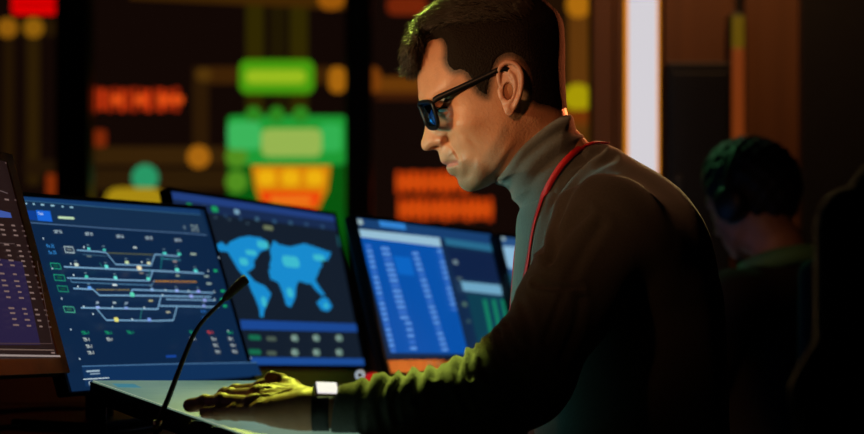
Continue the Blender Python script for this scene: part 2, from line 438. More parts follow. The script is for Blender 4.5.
def trunk_F(G, shrink=0.0):
    X, Y, Z = G
    U = 432+X[:, :, 0]/S0
    u = np.unique(np.round((432+X.ravel()/S0), 5)); v = (HOR-(Z.ravel()-CAMZ)/S0)
    uu = (432+X.ravel()/S0)[:, None]; vv = v[None, :]
    d = poly_sd(uu, vv, TP)-shrink/S0
    Wb = tps(TW, uu, vv, .5)-shrink/S0; R = tps(TR, uu, vv, .5)
    W2 = wmodel(d, Wb, R); W = np.sqrt(np.maximum(W2, 0))
    w = (Y/S0)
    F = (w**2-W2[:, None, :])/(2*np.maximum(W, 30))[:, None, :]*S0
    return F.astype(np.float32)
FSH = P(607, 236, 2.215); FEL = np.array([SH[0]-.005, .27, .70]); FWR = np.array([.13, .16, .615])
def trunk_mesh(h, shrink, arms=True, cut=None):
    G, lo = grid((-.12, -.42, .40), (.42, .40, 1.10), h)
    F = trunk_F(G, shrink)
    F = smin(F, ell(G, SH+np.array([.004, .012, -.004]), (.066-shrink, .060-shrink, .072-shrink)), .04)
    F = smin(F, ell(G, FSH+np.array([.004, -.012, -.004]), (.070-shrink, .062-shrink, .074-shrink)), .05)
    ua = chain(G, [SH, SH+(EL-SH)*.45, EL+(SH-EL)*.12, EL], [.064-shrink, .051-shrink, .047-shrink, .047-shrink], .02)
    F = smin(F, ua, .014)
    fa = chain(G, ARM, [r-shrink*.8 for r in ARMR], .012)
    fa = smin(fa, cap(G, P(400, 413, 1.69), P(341, 411.5, 1.668), .036-shrink*.8, .0262-shrink*.8), .01)
    F = smin(F, fa, .020)
    F = smin(F, chain(G, [FSH, FEL], [.064-shrink, .050-shrink], .02), .03)
    F = smin(F, chain(G, [FEL, FWR], [.048-shrink, .030-shrink*.7], .02), .03)
    return F, G, lo
CREASE = [  # polyline (photo frame), depth m, width px
    ([(600, 151), (578, 167), (559, 190), (547, 222), (542, 252)], .0045, 3.2),
    ([(612, 158), (586, 173), (567, 198), (556, 230), (551, 258)], .0035, 3.6),
    ([(586, 212), (566, 232), (549, 262)], .0040, 4.5), ([(601, 226), (585, 250), (570, 280)], .003, 5),
    ([(536, 284), (546, 286.5), (558, 288), (580, 288.5)], .0050, 2.6), ([(565, 290), (557, 310), (545, 342)], .0030, 2.8),
    ([(580, 300), (574, 330), (560, 362)], .0025, 4), ([(520, 300), (530, 330), (528, 360)], .002, 4),
    ([(369, 378), (363, 392), (360, 410), (361, 434)], .0048, 2.8), ([(393, 374), (382, 388), (379, 408), (386, 434)], .0052, 3.2),
    ([(408, 370), (397, 385), (393, 404), (396, 420)], .0048, 3.0), ([(422, 368), (417, 384), (417, 404)], .0042, 3.0),
    ([(437, 366), (434, 378)], .003, 2.5), ([(463, 355), (457, 371), (459, 391), (467, 408)], .0052, 3.0), ([(475, 350), (468, 364), (470, 378)], .0045, 2.6),
    ([(482, 346), (483, 362), (488, 380)], .0035, 2.6), ([(490, 340), (491, 352), (498, 366)], .0042, 2.4), ([(499, 332), (502, 346), (510, 358)], .0042, 2.4), ([(507, 324), (512, 336), (522, 350)], .0035, 2.6)]
def build_person():
    M_skin, nt, b = new_mat('skin')
    att = nt.nodes.new('ShaderNodeVertexColor'); att.layer_name = 'tint'
    n = nt.nodes.new('ShaderNodeTexNoise'); n.inputs['Scale'].default_value = 60; n.inputs['Detail'].default_value = 6
    tc = nt.nodes.new('ShaderNodeTexCoord'); nt.links.new(tc.outputs['Object'], n.inputs['Vector'])
    mr = nt.nodes.new('ShaderNodeMapRange'); mr.inputs['To Min'].default_value = .82; mr.inputs['To Max'].default_value = 1.18
    nt.links.new(n.outputs['Fac'], mr.inputs['Value'])
    mx = nt.nodes.new('ShaderNodeVectorMath'); mx.operation = 'SCALE'
    nt.links.new(att.outputs['Color'], mx.inputs[0]); nt.links.new(mr.outputs['Result'], mx.inputs['Scale'])
    nt.links.new(mx.outputs['Vector'], b.inputs['Base Color'])
    b.inputs['Roughness'].default_value = .46; b.inputs['Specular IOR Level'].default_value = .45
    b.inputs['Subsurface Weight'].default_value = .12; b.inputs['Subsurface Radius'].default_value = (.006, .0025, .0015); b.inputs['Subsurface Scale'].default_value = 1.0
    n2 = nt.nodes.new('ShaderNodeTexNoise'); n2.inputs['Scale'].default_value = 330; n2.inputs['Detail'].default_value = 3
    nt.links.new(tc.outputs['Object'], n2.inputs['Vector'])
    bp = nt.nodes.new('ShaderNodeBump'); bp.inputs['Strength'].default_value = .6; bp.inputs['Distance'].default_value = .0009
    nt.links.new(n2.outputs['Fac'], bp.inputs['Height']); nt.links.new(bp.outputs['Normal'], b.inputs['Normal'])
    hv, hq = head_mesh(); ev, eq = ear_mesh()
    ev2 = ev.copy(); ev2[:, 2] *= -1; eq2 = eq[:, ::-1]
    F, G, lo = trunk_mesh(.008, .012); tv, tq = snet(F, lo, .008)
    kd, kq = hand_mesh()
    # right hand: the same hand mirrored, resting on the right thigh
    kr = kd.copy(); kr[:, 1] *= -1; wr = P(352, 411, 1.685).copy(); wr[1] *= -1
    a = .55; kr = (kr-wr)@Ry(-a).T@Rz(-.15).T+FWR+np.array([.0, 0, 0]); kq2 = kq[:, ::-1]
    # legs (under the trousers)
    legs = leg_mesh(.012, .010)
    parts = [(H2W(hv), hq), (H2W(ev), eq), (H2W(ev2), eq2), (tv, tq), (kd, kq), (kr, kq2), legs]
    # orient head quads (frame flip y<->z turns handedness)
    parts = [(v, q[:, ::-1]) if i in (0, 1, 2) and not OUTW else (v, q) for i, (v, q) in enumerate(parts)]
    V, Fc = join(parts)
    man = mesh('person', (V, Fc), M_skin, org=(.20, 0, 0))
    tag(man, 'man in a grey turtleneck sweater and spectacles, in profile, hand on the pale console', 'person')
    # tint
    me = man.data; VW = V; ca = me.color_attributes.new('tint', 'FLOAT_COLOR', 'POINT')
    U = 432+VW[:, 0]/S0; Vv = HOR-(VW[:, 2]-CAMZ)/S0; wv = VW[:, 1]/S0
    k = 1-np.abs(wv)*S0/D0; U = 432+(U-432)/k; Vv = HOR+(Vv-HOR)/k
    base = np.array([.52, .245, .135]); col = np.tile(base, (len(VW), 1))
    hd = np.zeros(len(VW), bool); hd[:len(hv)+len(ev)*2] = True
    def mixc(c, m):
        nonlocal col
        col = col*(1-m[:, None])+np.array(c)*m[:, None]
    lips = np.exp(-(line_dist(U, Vv, [(443, 164), (448, 165), (456, 162.5)])/3.0)**4)*hd
    mixc((.46, .15, .13), .8*lips)
    jaw = poly_sd(U, Vv, [(441, 152), (452, 148), (462, 158), (480, 158), (498, 128), (506, 118), (512, 130), (505, 165), (485, 190), (460, 195), (440, 170)])
    rn = rng.random(len(VW)); mixc((.20, .13, .085), (.30+.35*rn)*np.clip(jaw/6, 0, 1)*hd*(1-lips))
    hlp = np.vstack([catmull(HAIRO, 4), catmull(HLINE, 4)]); dd = poly_sd(U, Vv, hlp)
    mixc((.045, .028, .018), np.clip(.42+dd/7*(.5+1.0*rn), 0, .94)*hd*(Vv < 115)*(dd > -7)*(U > 434))
    earm = np.zeros(len(VW)); earm[len(hv):len(hv)+2*len(ev)] = 1; mixc((.52, .24, .16), .6*earm)
    cheek = np.exp(-((U-440)/7)**2-((Vv-140)/9)**2)*hd; mixc((.52, .22, .15), .5*cheek)
    ca.data.foreach_set('color', np.hstack([col, np.ones((len(col), 1))]).astype(np.float32).ravel())
    # eyes
    M_eye, nt, b = new_mat('eye')
    tc = nt.nodes.new('ShaderNodeTexCoord'); vm = nt.nodes.new('ShaderNodeVectorMath'); vm.operation = 'DISTANCE'
    nt.links.new(tc.outputs['Generated'], vm.inputs[0])
    vm.inputs[1].default_value = (.03, .5, .34)
    cr = nt.nodes.new('ShaderNodeValToRGB'); cr.color_ramp.interpolation = 'CONSTANT'
    e = cr.color_ramp.elements; e[0].color = (.005, .005, .006, 1); e[1].position = .12; e[1].color = (.10, .16, .13, 1)
    x = e.new(.30); x.color = (.55, .52, .48, 1)
    nt.links.new(vm.outputs['Value'], cr.inputs['Fac']); nt.links.new(cr.outputs['Color'], b.inputs['Base Color'])
    b.inputs['Roughness'].default_value = .08
    for sg in (-1, 1):
        eu, e_v = fx(447.5, 110.5, 29); c = H2W([(eu, e_v, sg*29)])[0]
        vs, fs = uvsphere(c, 10.2*S0)
        eo = mesh('eye', (vs, fs), M_eye, man)
    # ------------------------------------------------------------ sweater
    h = .0034
    F, G, lo = trunk_mesh(h, 0.0)
    X, Y, Z = G
    Vg = HOR-(Z-CAMZ)/S0
    F = np.maximum(F, -(Z-.565)*1.0+0*F)                                # hem
    F = np.maximum(F, (P(339, 400, 1.69)[0]-X)+.12*(Z-.80))                # near cuff
    # far cuff plane
    fd = (FWR-FEL)/np.linalg.norm(FWR-FEL)
    F = np.maximum(F, np.where((Y > .08) & (Z < .70), (X-FWR[0])*fd[0]+(Y-FWR[1])*fd[1]+(Z-FWR[2])*fd[2], -1))
    V, Q = snet(F.astype(np.float32), lo, h)
    V = smooth_mesh(V, Q, 3, .5); N = vnormals(V, Q)
    Vm = V.copy(); Vm[:, 1] = -np.abs(Vm[:, 1]); u, v = proj(Vm)
    disp = np.zeros(len(V)); near = (V[:, 1] < .05)
    for pl, dep, wd in CREASE:
        dd = line_dist(u, v, catmull(pl, 5)); ok = np.ones(len(V)) if pl[0][1] < 235 else near*1.0
        disp += ok*dep*(-np.exp(-(dd/wd)**2)+.55*np.exp(-((dd-wd*2.1)/(wd*1.1))**2))
    rad = V*np.array([38, 25, 30.]); disp += .0011*np.sin(rad[:, 0]+2*np.sin(rad[:, 2]*1.3))*np.cos(rad[:, 1]+rad[:, 2])
    V = V+N*disp[:, None]
    M_sw, nt, b = new_mat('grey_knit')
    b.inputs['Base Color'].default_value = (.105, .108, .10, 1); b.inputs['Roughness'].default_value = .92; b.inputs['Specular IOR Level'].default_value = .2
    b.inputs['Sheen Weight'].default_value = .35; b.inputs['Sheen Roughness'].default_value = .45
    tc = nt.nodes.new('ShaderNodeTexCoord')
    wv1 = nt.nodes.new('ShaderNodeTexWave'); wv1.inputs['Scale'].default_value = 160; wv1.inputs['Distortion'].default_value = 1.5; wv1.bands_direction = 'DIAGONAL'
    ns = nt.nodes.new('ShaderNodeTexNoise'); ns.inputs['Scale'].default_value = 420; ns.inputs['Detail'].default_value = 4
    nt.links.new(tc.outputs['Object'], wv1.inputs['Vector']); nt.links.new(tc.outputs['Object'], ns.inputs['Vector'])
    ad = nt.nodes.new('ShaderNodeMath'); ad.operation = 'ADD'; nt.links.new(ns.outputs['Fac'], ad.inputs[1])
    bp = nt.nodes.new('ShaderNodeBump'); bp.inputs['Strength'].default_value = .5; bp.inputs['Distance'].default_value = .0012
    nt.links.new(ad.outputs[0], bp.inputs['Height']); nt.links.new(bp.outputs['Normal'], b.inputs['Normal'])
    mpr = nt.nodes.new('ShaderNodeMapRange'); mpr.inputs['To Min'].default_value = .7; mpr.inputs['To Max'].default_value = 1.25
    nt.links.new(ns.outputs['Fac'], mpr.inputs['Value'])
    vs_ = nt.nodes.new('ShaderNodeVectorMath'); vs_.operation = 'SCALE'; vs_.inputs[0].default_value = (.105, .108, .10)
    nt.links.new(mpr.outputs['Result'], vs_.inputs['Scale']); nt.links.new(vs_.outputs['Vector'], b.inputs['Base Color'])
    sw = mesh('sweater', (V, Q), M_sw, man)
    # ------------------------------------------------------------ turtleneck collar
    CP = [(494.5, 181), (501, 169), (509, 156), (518, 145.5), (530, 135), (545, 124), (558, 117.5), (568, 115.5), (572, 117.5), (573.5, 121), (576, 130), (579, 133.5), (583, 135.5), (584, 139), (583.5, 142), (588, 147), (600, 152), (604, 165), (592, 200), (570, 225), (542, 232), (524, 220), (519, 206), (512.5, 199.5), (510.5, 192.5), (505.5, 187), (498.5, 185)]
    CPo = catmull(CP, 4, True)
    G, lo = grid((488, 108, -74), (612, 240, 74), 1.0)
    U, Vv = G[0][:, :, 0], G[1][:, :, 0]
    d = poly_sd(U, Vv, CPo)
    CWc = corr([(500, 178, 46), (510, 165, 53), (525, 145, 54), (545, 130, 53), (565, 122, 48), (575, 135, 47), (530, 180, 53), (555, 165, 54), (545, 200, 56), (580, 170, 55), (590, 190, 60)])
    CRc = [(497, 182, 14), (508, 159, 6), (525, 140, 6), (545, 125, 6), (566, 117, 9), (579, 135, 34), (586, 146, 36), (510, 192, 30), (520, 208, 34), (550, 180, 45), (590, 200, 30), (560, 220, 30), (530, 160, 20), (555, 140, 20)]
    Wb = tps(CWc, U, Vv, .3); R = np.clip(tps(CRc, U, Vv, .3), 5, 60)
    W2 = wmodel(d, Wb, R); W = np.sqrt(np.maximum(W2, 0))
    rim = catmull([fx(u_, v_, 50) for u_, v_ in [(494, 183), (501, 169), (509, 156), (518, 145.5), (530, 135), (545, 124), (558, 117.5), (570, 114)]], 4)
    dr = line_dist(U, Vv, rim)
    folds = 1.9*np.exp(-((dr-5)/3.5)**2)-1.8*np.exp(-((dr-14)/3.8)**2)+1.6*np.exp(-((dr-23)/4.5)**2)-1.6*np.exp(-((dr-34)/4)**2)+1.2*np.exp(-((dr-43)/5)**2)
    W = np.where(W2 > 0, np.maximum(W+folds*np.clip(W/25, 0, 1), .3), 0); W2 = np.where(W2 > 0, W**2, W2)
    F = ((G[2]**2-W2[:, :, None])/(2*np.maximum(W, 8))[:, :, None]).astype(np.float32)
    V, Q = snet(F, lo, 1.0); V = smooth_mesh(V, Q, 1, .5)
    if not OUTW: Q = Q[:, ::-1]
    colr = mesh('collar', (H2W(V), Q), M_sw, man)
    build_hair(man)
    # trousers, shoes
    tv = leg_mesh(.009, 0.0); M_tr = pmat('dark_cotton', (.02, .021, .024), .9, noise=.2, bump=.3)
    mesh('trousers', tv, M_tr, man)
    M_sh = pmat('black_leather', (.012, .011, .011), .4)
    for sg in (-1, 1):
        fy = sg*.13
        G, lo = grid((-.40, fy-.07, -.005), (-.07, fy+.07, .13), .006)
        F = cap(G, (-.14, fy, .045), (-.31, fy, .035), .042, .036); F = smin(F, cap(G, (-.135, fy, .05), (-.135, fy, .10), .043, .046), .02)
        F = np.maximum(F, .001-G[2]+0*F); V, Q = snet(F.astype(np.float32), lo, .006); mesh('shoe', (V, Q), M_sh, man)
    return man, sw, colr
def leg_mesh(h, shrink):
    G, lo = grid((-.34, -.30, 0.012), (.42, .30, .66), h)
    F = None
    for sg in (-1, 1):
        hip = (.27, sg*.095, .545); kn = (-.17, sg*.135, .545); an = (-.14, sg*.13, .09)
        g = smin(cap(G, hip, kn, .088-shrink, .062-shrink), cap(G, kn, an, .060-shrink, .045-shrink), .02)
        F = g if F is None else smin(F, g, .03)
    F = smin(F, ell(G, (.27, 0, .56), (.125-shrink, .175-shrink, .105-shrink)), .05)
    V, Q = snet(F.astype(np.float32), lo, h)
    return V, Q
def uvsphere(c, r, n=20, m=14, sc=(1, 1, 1)):
    V = []; F = []
    for i in range(m+1):
        t = math.pi*i/m
        for k in range(n):
            p = 2*math.pi*k/n; V.append((c[0]+r*sc[0]*math.sin(t)*math.cos(p), c[1]+r*sc[1]*math.sin(t)*math.sin(p), c[2]+r*sc[2]*math.cos(t)))
    for i in range(m):
        for k in range(n):
            k2 = (k+1) % n; F.append((i*n+k, (i+1)*n+k, (i+1)*n+k2, i*n+k2))
    return np.array(V), F
HAIRO = [(567, 108), (566, 95), (565, 75), (565, 55), (564.8, 40), (563.5, 25), (559, 14), (551, 6), (541, -2), (528, -8), (508, -12), (484, -11), (464, -6), (448, 1), (436, 8), (425, 17), (416, 28), (409.5, 39), (406, 50), (406, 60), (409, 68), (413.5, 67)]
HLINE = [(413.5, 68), (417.2, 60), (421, 49), (427, 42), (435, 39.5), (441, 43), (442.5, 52), (442, 60), (446, 70), (453, 75.5), (462, 75.5), (468, 83), (474, 93), (482, 99), (489.5, 99.5), (492, 90), (494.5, 78), (498, 66), (505, 59.5), (513, 60), (521, 66), (526, 76), (527, 90), (527, 101), (535, 107), (546, 109), (558, 111)]
def build_hair(man):
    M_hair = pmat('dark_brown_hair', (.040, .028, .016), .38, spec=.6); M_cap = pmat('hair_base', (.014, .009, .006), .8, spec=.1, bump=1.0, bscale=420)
    hl = [fx(u, v, 52 if u > 440 else 30) for u, v in HLINE]
    HP = catmull(HAIRO, 4)
    HPoly = np.vstack([HP, catmull(hl, 4)])
    # union outline with hair replacing the skull
    UP = np.vstack([catmull(FACE[1:], 6), catmull(BACKN[:6], 5)[:-1], HP])
    G, lo = grid((400, -16, -72), (572, 116, 72), .9)
    U, Vv = G[0][:, :, 0], G[1][:, :, 0]
    W2a, da = head_W2(U, Vv); Wa = np.sqrt(np.maximum(W2a, 0))
    Rr = np.clip(tps(RC, U, Vv, .3), 10, 60); Wb = tps(WC, U, Vv, .3)
    db = poly_sd(U, Vv, UP); W2b = wmodel(db, Wb+1, Rr); Wbb = np.sqrt(np.maximum(W2b, 0))
    dh = poly_sd(U, Vv, HPoly)-4.5*np.clip((U-436)/5, 0, 1)*np.clip((558-U)/6, 0, 1)*(poly_sd(U, Vv, HEADP) > 6); dl = line_dist(U, Vv, catmull(hl, 4))
    th = np.clip(dl/9, 0, 1)
    side = .6+2.2*np.clip((60-Vv)/60, 0, 1)
    t2 = np.clip(dl/16, 0, 1); t2 = t2*t2*(3-2*t2); t2 = np.maximum(t2, np.clip((420-U)/4, 0, 1))
    Wh = Wa+side*th+.3
    W = np.where(W2b > 0, Wh*(1-t2)+np.maximum(Wbb, Wh)*t2, Wh)
    W = np.where(U < 419, np.where(W2b > 0, np.maximum(W*.8, 34*np.sqrt(np.clip(dh/8, 0, 1))), W), W)
    
    W2 = np.where(dh > 0, np.maximum(W, .1)**2, 60*dh)
    W2 = np.minimum(W2, np.where(dh > 0, 1e9, 0))+np.where(dh > 0, 0, 60*dh)
    F = ((G[2]**2-W2[:, :, None])/(2*np.maximum(W, 8))[:, :, None]).astype(np.float32)
    F = np.maximum(F, (-dh*1.0)[:, :, None].astype(np.float32)+0*F)
    V, Q = snet(F, lo, .9); V = smooth_mesh(V, Q, 1, .5)
    if not OUTW: Q = Q[:, ::-1]
    Vc = H2W(V); N = vnormals(Vc, Q)
    # strands
    tri = Q; cen = V[tri].mean(1); cn = N[tri].mean(1)
    hw = H2W(cen)
    wgt = np.ones(len(cen)); inside = np.abs(cn[:, 1]) < 2
    dlc = line_dist(cen[:, 0], cen[:, 1], HP)
    top = (cen[:, 1] < 42) | (cen[:, 0] < 440)
    wgt = np.where(top, 1.8, 1.0)*np.where(dlc < 16, 2.0, 1.0); wgt /= wgt.sum()
    pick = rng.choice(len(cen), 24000, p=wgt)
    SV = []; SF = []; nv = 0
    for i in pick:
        u, v, w = cen[i]; nn = cn[i]; p = hw[i]-nn*.001
        t = np.clip((45-v)/30, 0, 1)*np.clip((548-u)/30, 0, 1)
        if u < 432: t = 1
        if t > .5:
            dirc = np.array([-1.0, rng.normal(0, .25)+.1*np.sign(w)*-1, -.25+.5*np.clip((u-430)/90, 0, 1)-(.9 if u < 415 else 0)]); L = rng.uniform(.010, .024); lift = rng.uniform(.25, .8)
            if u < 438 or v < 8: L = rng.uniform(.009, .022); lift = rng.uniform(.3, 1.0)
        else:
            dirc = np.array([-.15, 0, -1.0]); L = rng.uniform(.003, .006); lift = .30
            if u > 545: lift = .15
        dirc = dirc+rng.normal(0, .22, 3); dirc -= nn*(dirc@nn); dirc /= np.linalg.norm(dirc)+1e-9
        s = np.cross(dirc, nn); s /= np.linalg.norm(s)+1e-9
        wd = rng.uniform(.00035, .00075) if t > .5 else .00020
        pts = []
        for k in range(4):
            a = k/3
            pts.append(p+dirc*L*a+nn*(L*lift*(a-.55*a*a)))
        for k, q in enumerate(pts[:3]):
            ww = wd*(1-.25*k); SV += [q+s*ww, q-s*ww, q+nn*ww*1.2]
        SV.append(pts[3])
        for k in range(2):
            b0 = nv+3*k
            for j in range(3):
                j2 = (j+1) % 3; SF.append((b0+j, b0+j2, b0+3+j2, b0+3+j))
        b0 = nv+6
        for j in range(3): SF.append((b0+j, b0+(j+1) % 3, nv+9))
        nv += 10
    VV, FF = join([(Vc, Q), (np.array(SV), SF)])
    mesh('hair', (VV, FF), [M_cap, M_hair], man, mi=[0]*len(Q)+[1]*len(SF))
    # eyelashes
    for sg in (-1, 1):
        e0 = fx(447.5, 110.5, 29); pl = []
        for (uu, v_) in ((434.8, 112), (437.2, 110), (440.5, 108.6), (444.5, 108), (448.5, 108.6), (451, 109.8)):
            a = fx(uu, v_, 33); r2 = 11.2**2-(a[0]-e0[0])**2-(a[1]-e0[1])**2
            pl.append(H2W([(a[0], a[1], sg*(29+math.sqrt(max(r2, 2))))])[0])
        mesh('eyelashes', tube(catmull(pl, 4), .0010, 6), M_cap, man)
    # eyebrows
    for sg in (-1, 1):
        SV = []; SF = []; nv = 0
        for _ in range(420):
            a = rng.random(); uu = 424+22*a; v_ = 99-6*a+4*a*a*2+rng.normal(0, 1.0); w_ = 22+26*a
            u1, v1 = fx(uu, v_, w_); c = H2W([(u1, v1, sg*(w_+1.0))])[0]
            L = .006; dr = np.array([.75, sg*.5, rng.normal(.1, .3)]); dr /= np.linalg.norm(dr); s = np.array([0, 0, .0002])
            SV += [c-s, c+s, c+dr*L+np.array([0, sg*.0002, 0])]; SF.append((nv, nv+1, nv+2)); nv += 3
        mesh('eyebrow', (np.array(SV), SF), M_hair, man)
# ================================================================= MONITORS
class Panel:
    def __init__(s, q, k, ext=0.0, h=.29):
        x, d, z, yaw, tilt, roll, w = q
        cy, sy = math.cos(yaw), math.sin(yaw); ct, st = math.cos(tilt), math.sin(tilt); cr, sr = math.cos(roll), math.sin(roll)
        Rr = np.array([[cr, 0, sr], [0, 1, 0], [-sr, 0, cr]]); Rt = np.array([[1, 0, 0], [0, ct, st], [0, -st, ct]])
        s.R = np.array([[cy, -sy, 0], [sy, cy, 0], [0, 0, 1]])@Rt@Rr
        s.c = np.array([x*k, d*k-D0, z*k+CAMZ]); s.w = w*k; s.h = h*k
        if ext: s.c = s.c-s.R[:, 0]*ext/2; s.w += ext
        s.n = -s.R[:, 1]
    def uv(s, px, py):
        r = np.array([(px-432)/FPX, 1.0, -(py-HOR)/FPX]); t = ((s.c-CAM)@s.n)/(r@s.n)
        p = CAM+r*t-s.c; return np.array([p@s.R[:, 0], p@s.R[:, 2]])
    def pt(s, a, b, off=0.0): return s.c+s.R[:, 0]*a+s.R[:, 2]*b+s.n*off
    def box(s, a, b, off, size, bev=.001):   # size: width, depth, height in panel axes; off = centre offset along the normal
        V, F = rbox((0, 0, 0), size, bev); return V@s.R.T+s.pt(a, b, off), F
class Draw:
    """flat shapes collected into one mesh, a material per colour, thin layers one above the other"""
    def __init__(s, pan, base=.0004, step=.00006): s.p = pan; s.V = []; s.F = []; s.M = []; s.mats = []; s.L = base; s.step = step
    def mid(s, m):
        if m not in s.mats: s.mats.append(m)
        return s.mats.index(m)
    def uvpoly(s, pts, m):
        s.L += s.step; n = len(s.V)
        a = sum(pts[i][0]*pts[(i+1) % len(pts)][1]-pts[(i+1) % len(pts)][0]*pts[i][1] for i in range(len(pts)))
        if a < 0: pts = pts[::-1]
        for p in pts: s.V.append(s.p.pt(p[0], p[1], s.L))
        s.F.append(tuple(range(n, n+len(pts)))); s.M.append(s.mid(m))
    def poly(s, px, m): s.uvpoly([tuple(s.p.uv(*q)) for q in px], m)
    def line(s, px, wd, m, dash=0):
        P_ = [s.p.uv(*q) for q in px]
        wd *= s.p.h/200.0
        for a, b in zip(P_[:-1], P_[1:]):
            t = b-a; L = np.linalg.norm(t)
            if L < 1e-6: continue
            t /= L; n = np.array([-t[1], t[0]])*wd/2
            if dash:
                k = max(1, int(L/(dash*s.p.h/200)))
                for i in range(k):
                    c = a+t*L*(i+.25)/k; e = a+t*L*(i+.75)/k; s.uvpoly([tuple(c-n), tuple(e-n), tuple(e+n), tuple(c+n)], m)
            else:
                a2 = a-t*wd*.3; b2 = b+t*wd*.3; s.uvpoly([tuple(a2-n), tuple(b2-n), tuple(b2+n), tuple(a2+n)], m)
    def rect(s, px, py, w, h, m, rnd=0.0):
        c = s.p.uv(px, py); k = s.p.h/200.0; w *= k/2; h *= k/2
        if rnd:
            r = min(w, h)*rnd; pts = []
            for cx, cy, a0 in ((w-r, h-r, 0), (-w+r, h-r, 90), (-w+r, -h+r, 180), (w-r, -h+r, 270)):
                for t in range(0, 91, 22): a = math.radians(a0+t); pts.append((c[0]+cx+r*math.cos(a), c[1]+cy+r*math.sin(a)))
        else: pts = [(c[0]-w, c[1]-h), (c[0]+w, c[1]-h), (c[0]+w, c[1]+h), (c[0]-w, c[1]+h)]
        s.uvpoly(pts, m)
    def outline(s, px, wd, m):
        P_ = list(px)+[px[0]]; s.line(P_, wd, m)
    def text(s, px, py, txt, size, m, center=True):
        s.L += s.step
        V, F = text_mesh(txt); c = s.p.uv(px, py); k = s.p.h/200.0*size
        if center: V = V-np.array([V[:, 0].max()/2, .35, 0])
        else: V = V-np.array([0, .35, 0])
        n = len(s.V)
        for v in V: s.V.append(s.p.pt(c[0]+v[0]*k, c[1]+v[1]*k, s.L))
        for f in F: s.F.append(tuple(i+n for i in f)); s.M.append(s.mid(m))
    def build(s, name, parent): return mesh(name, (np.array(s.V), s.F), s.mats, parent, smooth=False, mi=s.M)
_tc = {}
def text_mesh(t):
    if t in _tc: return _tc[t]
    cu = bpy.data.curves.new('t', 'FONT'); cu.body = t; cu.size = 1; cu.resolution_u = 2; cu.offset = .012
    o = bpy.data.objects.new('t', cu); COL.objects.link(o)
    dg = bpy.context.evaluated_depsgraph_get(); dg.update()
    me = o.evaluated_get(dg).to_mesh()
    V = np.array([v.co[:] for v in me.vertices]).reshape(-1, 3); F = [tuple(p.vertices) for p in me.polygons]
    o.evaluated_get(dg).to_mesh_clear(); bpy.data.objects.remove(o); bpy.data.curves.remove(cu)
    _tc[t] = (V, F); return _tc[t]
DESKZ = .690
def monitor(pan, label, bez, chin=.010, side=.007, top=.007, deskz=DESKZ, bezm=None, back=None, stand=True):
    bezm = bezm or M_BLK; back = back or M_BLK
    base = pan.pt(0, -pan.h*.1, -.09); loc = (base[0], base[1], deskz)
    t = empty('monitor', loc, label, 'monitor', 'monitors on the control desks')
    w, h = pan.w, pan.h
    mesh('housing', join([pan.box(0, 0, -.011, (w-.002, .018, h-.002), .003), pan.box(0, -.01, -.026, (w*.5, .02, h*.5), .006)]), back, t, smooth=False)
    fr = [pan.box(0, h/2-top/2, .0005, (w, .004, top), .0008), pan.box(0, -h/2+chin/2, .0005, (w, .004, chin), .0008),
          pan.box(-w/2+side/2, 0, .0005, (side, .004, h), .0008), pan.box(w/2-side/2, 0, .0005, (side, .004, h), .0008)]
    mesh('bezel', join(fr), bezm, t, smooth=False)
    if stand:
        a = pan.pt(0, -.01, -.035); b = np.array([base[0], base[1], a[2]-.03])
        mesh('stand', join([tube([a, (a+b)/2+[0, 0, .0], b, [base[0], base[1], deskz+.012]], [.018, .018, .018, .020], 12)]), M_BLK, t)
        a0 = math.atan2(pan.R[1, 0], pan.R[0, 0])
        mesh('base', rbox((base[0], base[1], deskz+.006), (.20, .15, .012), .004, Rz(a0)), M_BLK, t, smooth=False)
    return t
def mon_pan(pan, chin=.010, side=.007, top=.007):
    """lit area polygon in panel coordinates"""
    w, h = pan.w/2, pan.h/2
    return [(-w+side, -h+chin), (w-side, -h+chin), (w-side, h-top), (-w+side, h-top)]
P1 = Panel([-0.4248, 2.4654, -0.0397, 1.0886, 0.3455, 0.0153, 0.4436], .948)
P2 = Panel([-0.2706, 2.8444, -0.0291, 1.0333, 0.2765, 0.0655, 0.4665], 1.0)
P3 = Panel([0.0224, 3.209, -0.0633, 1.0538, 0.277, 0.0444, 0.5263], .93, h=.30)
P0 = Panel([-0.5491, 1.9487, 0.0097, 1.2841, 0.3112, 0.0414, 0.3617], .90, ext=.08)
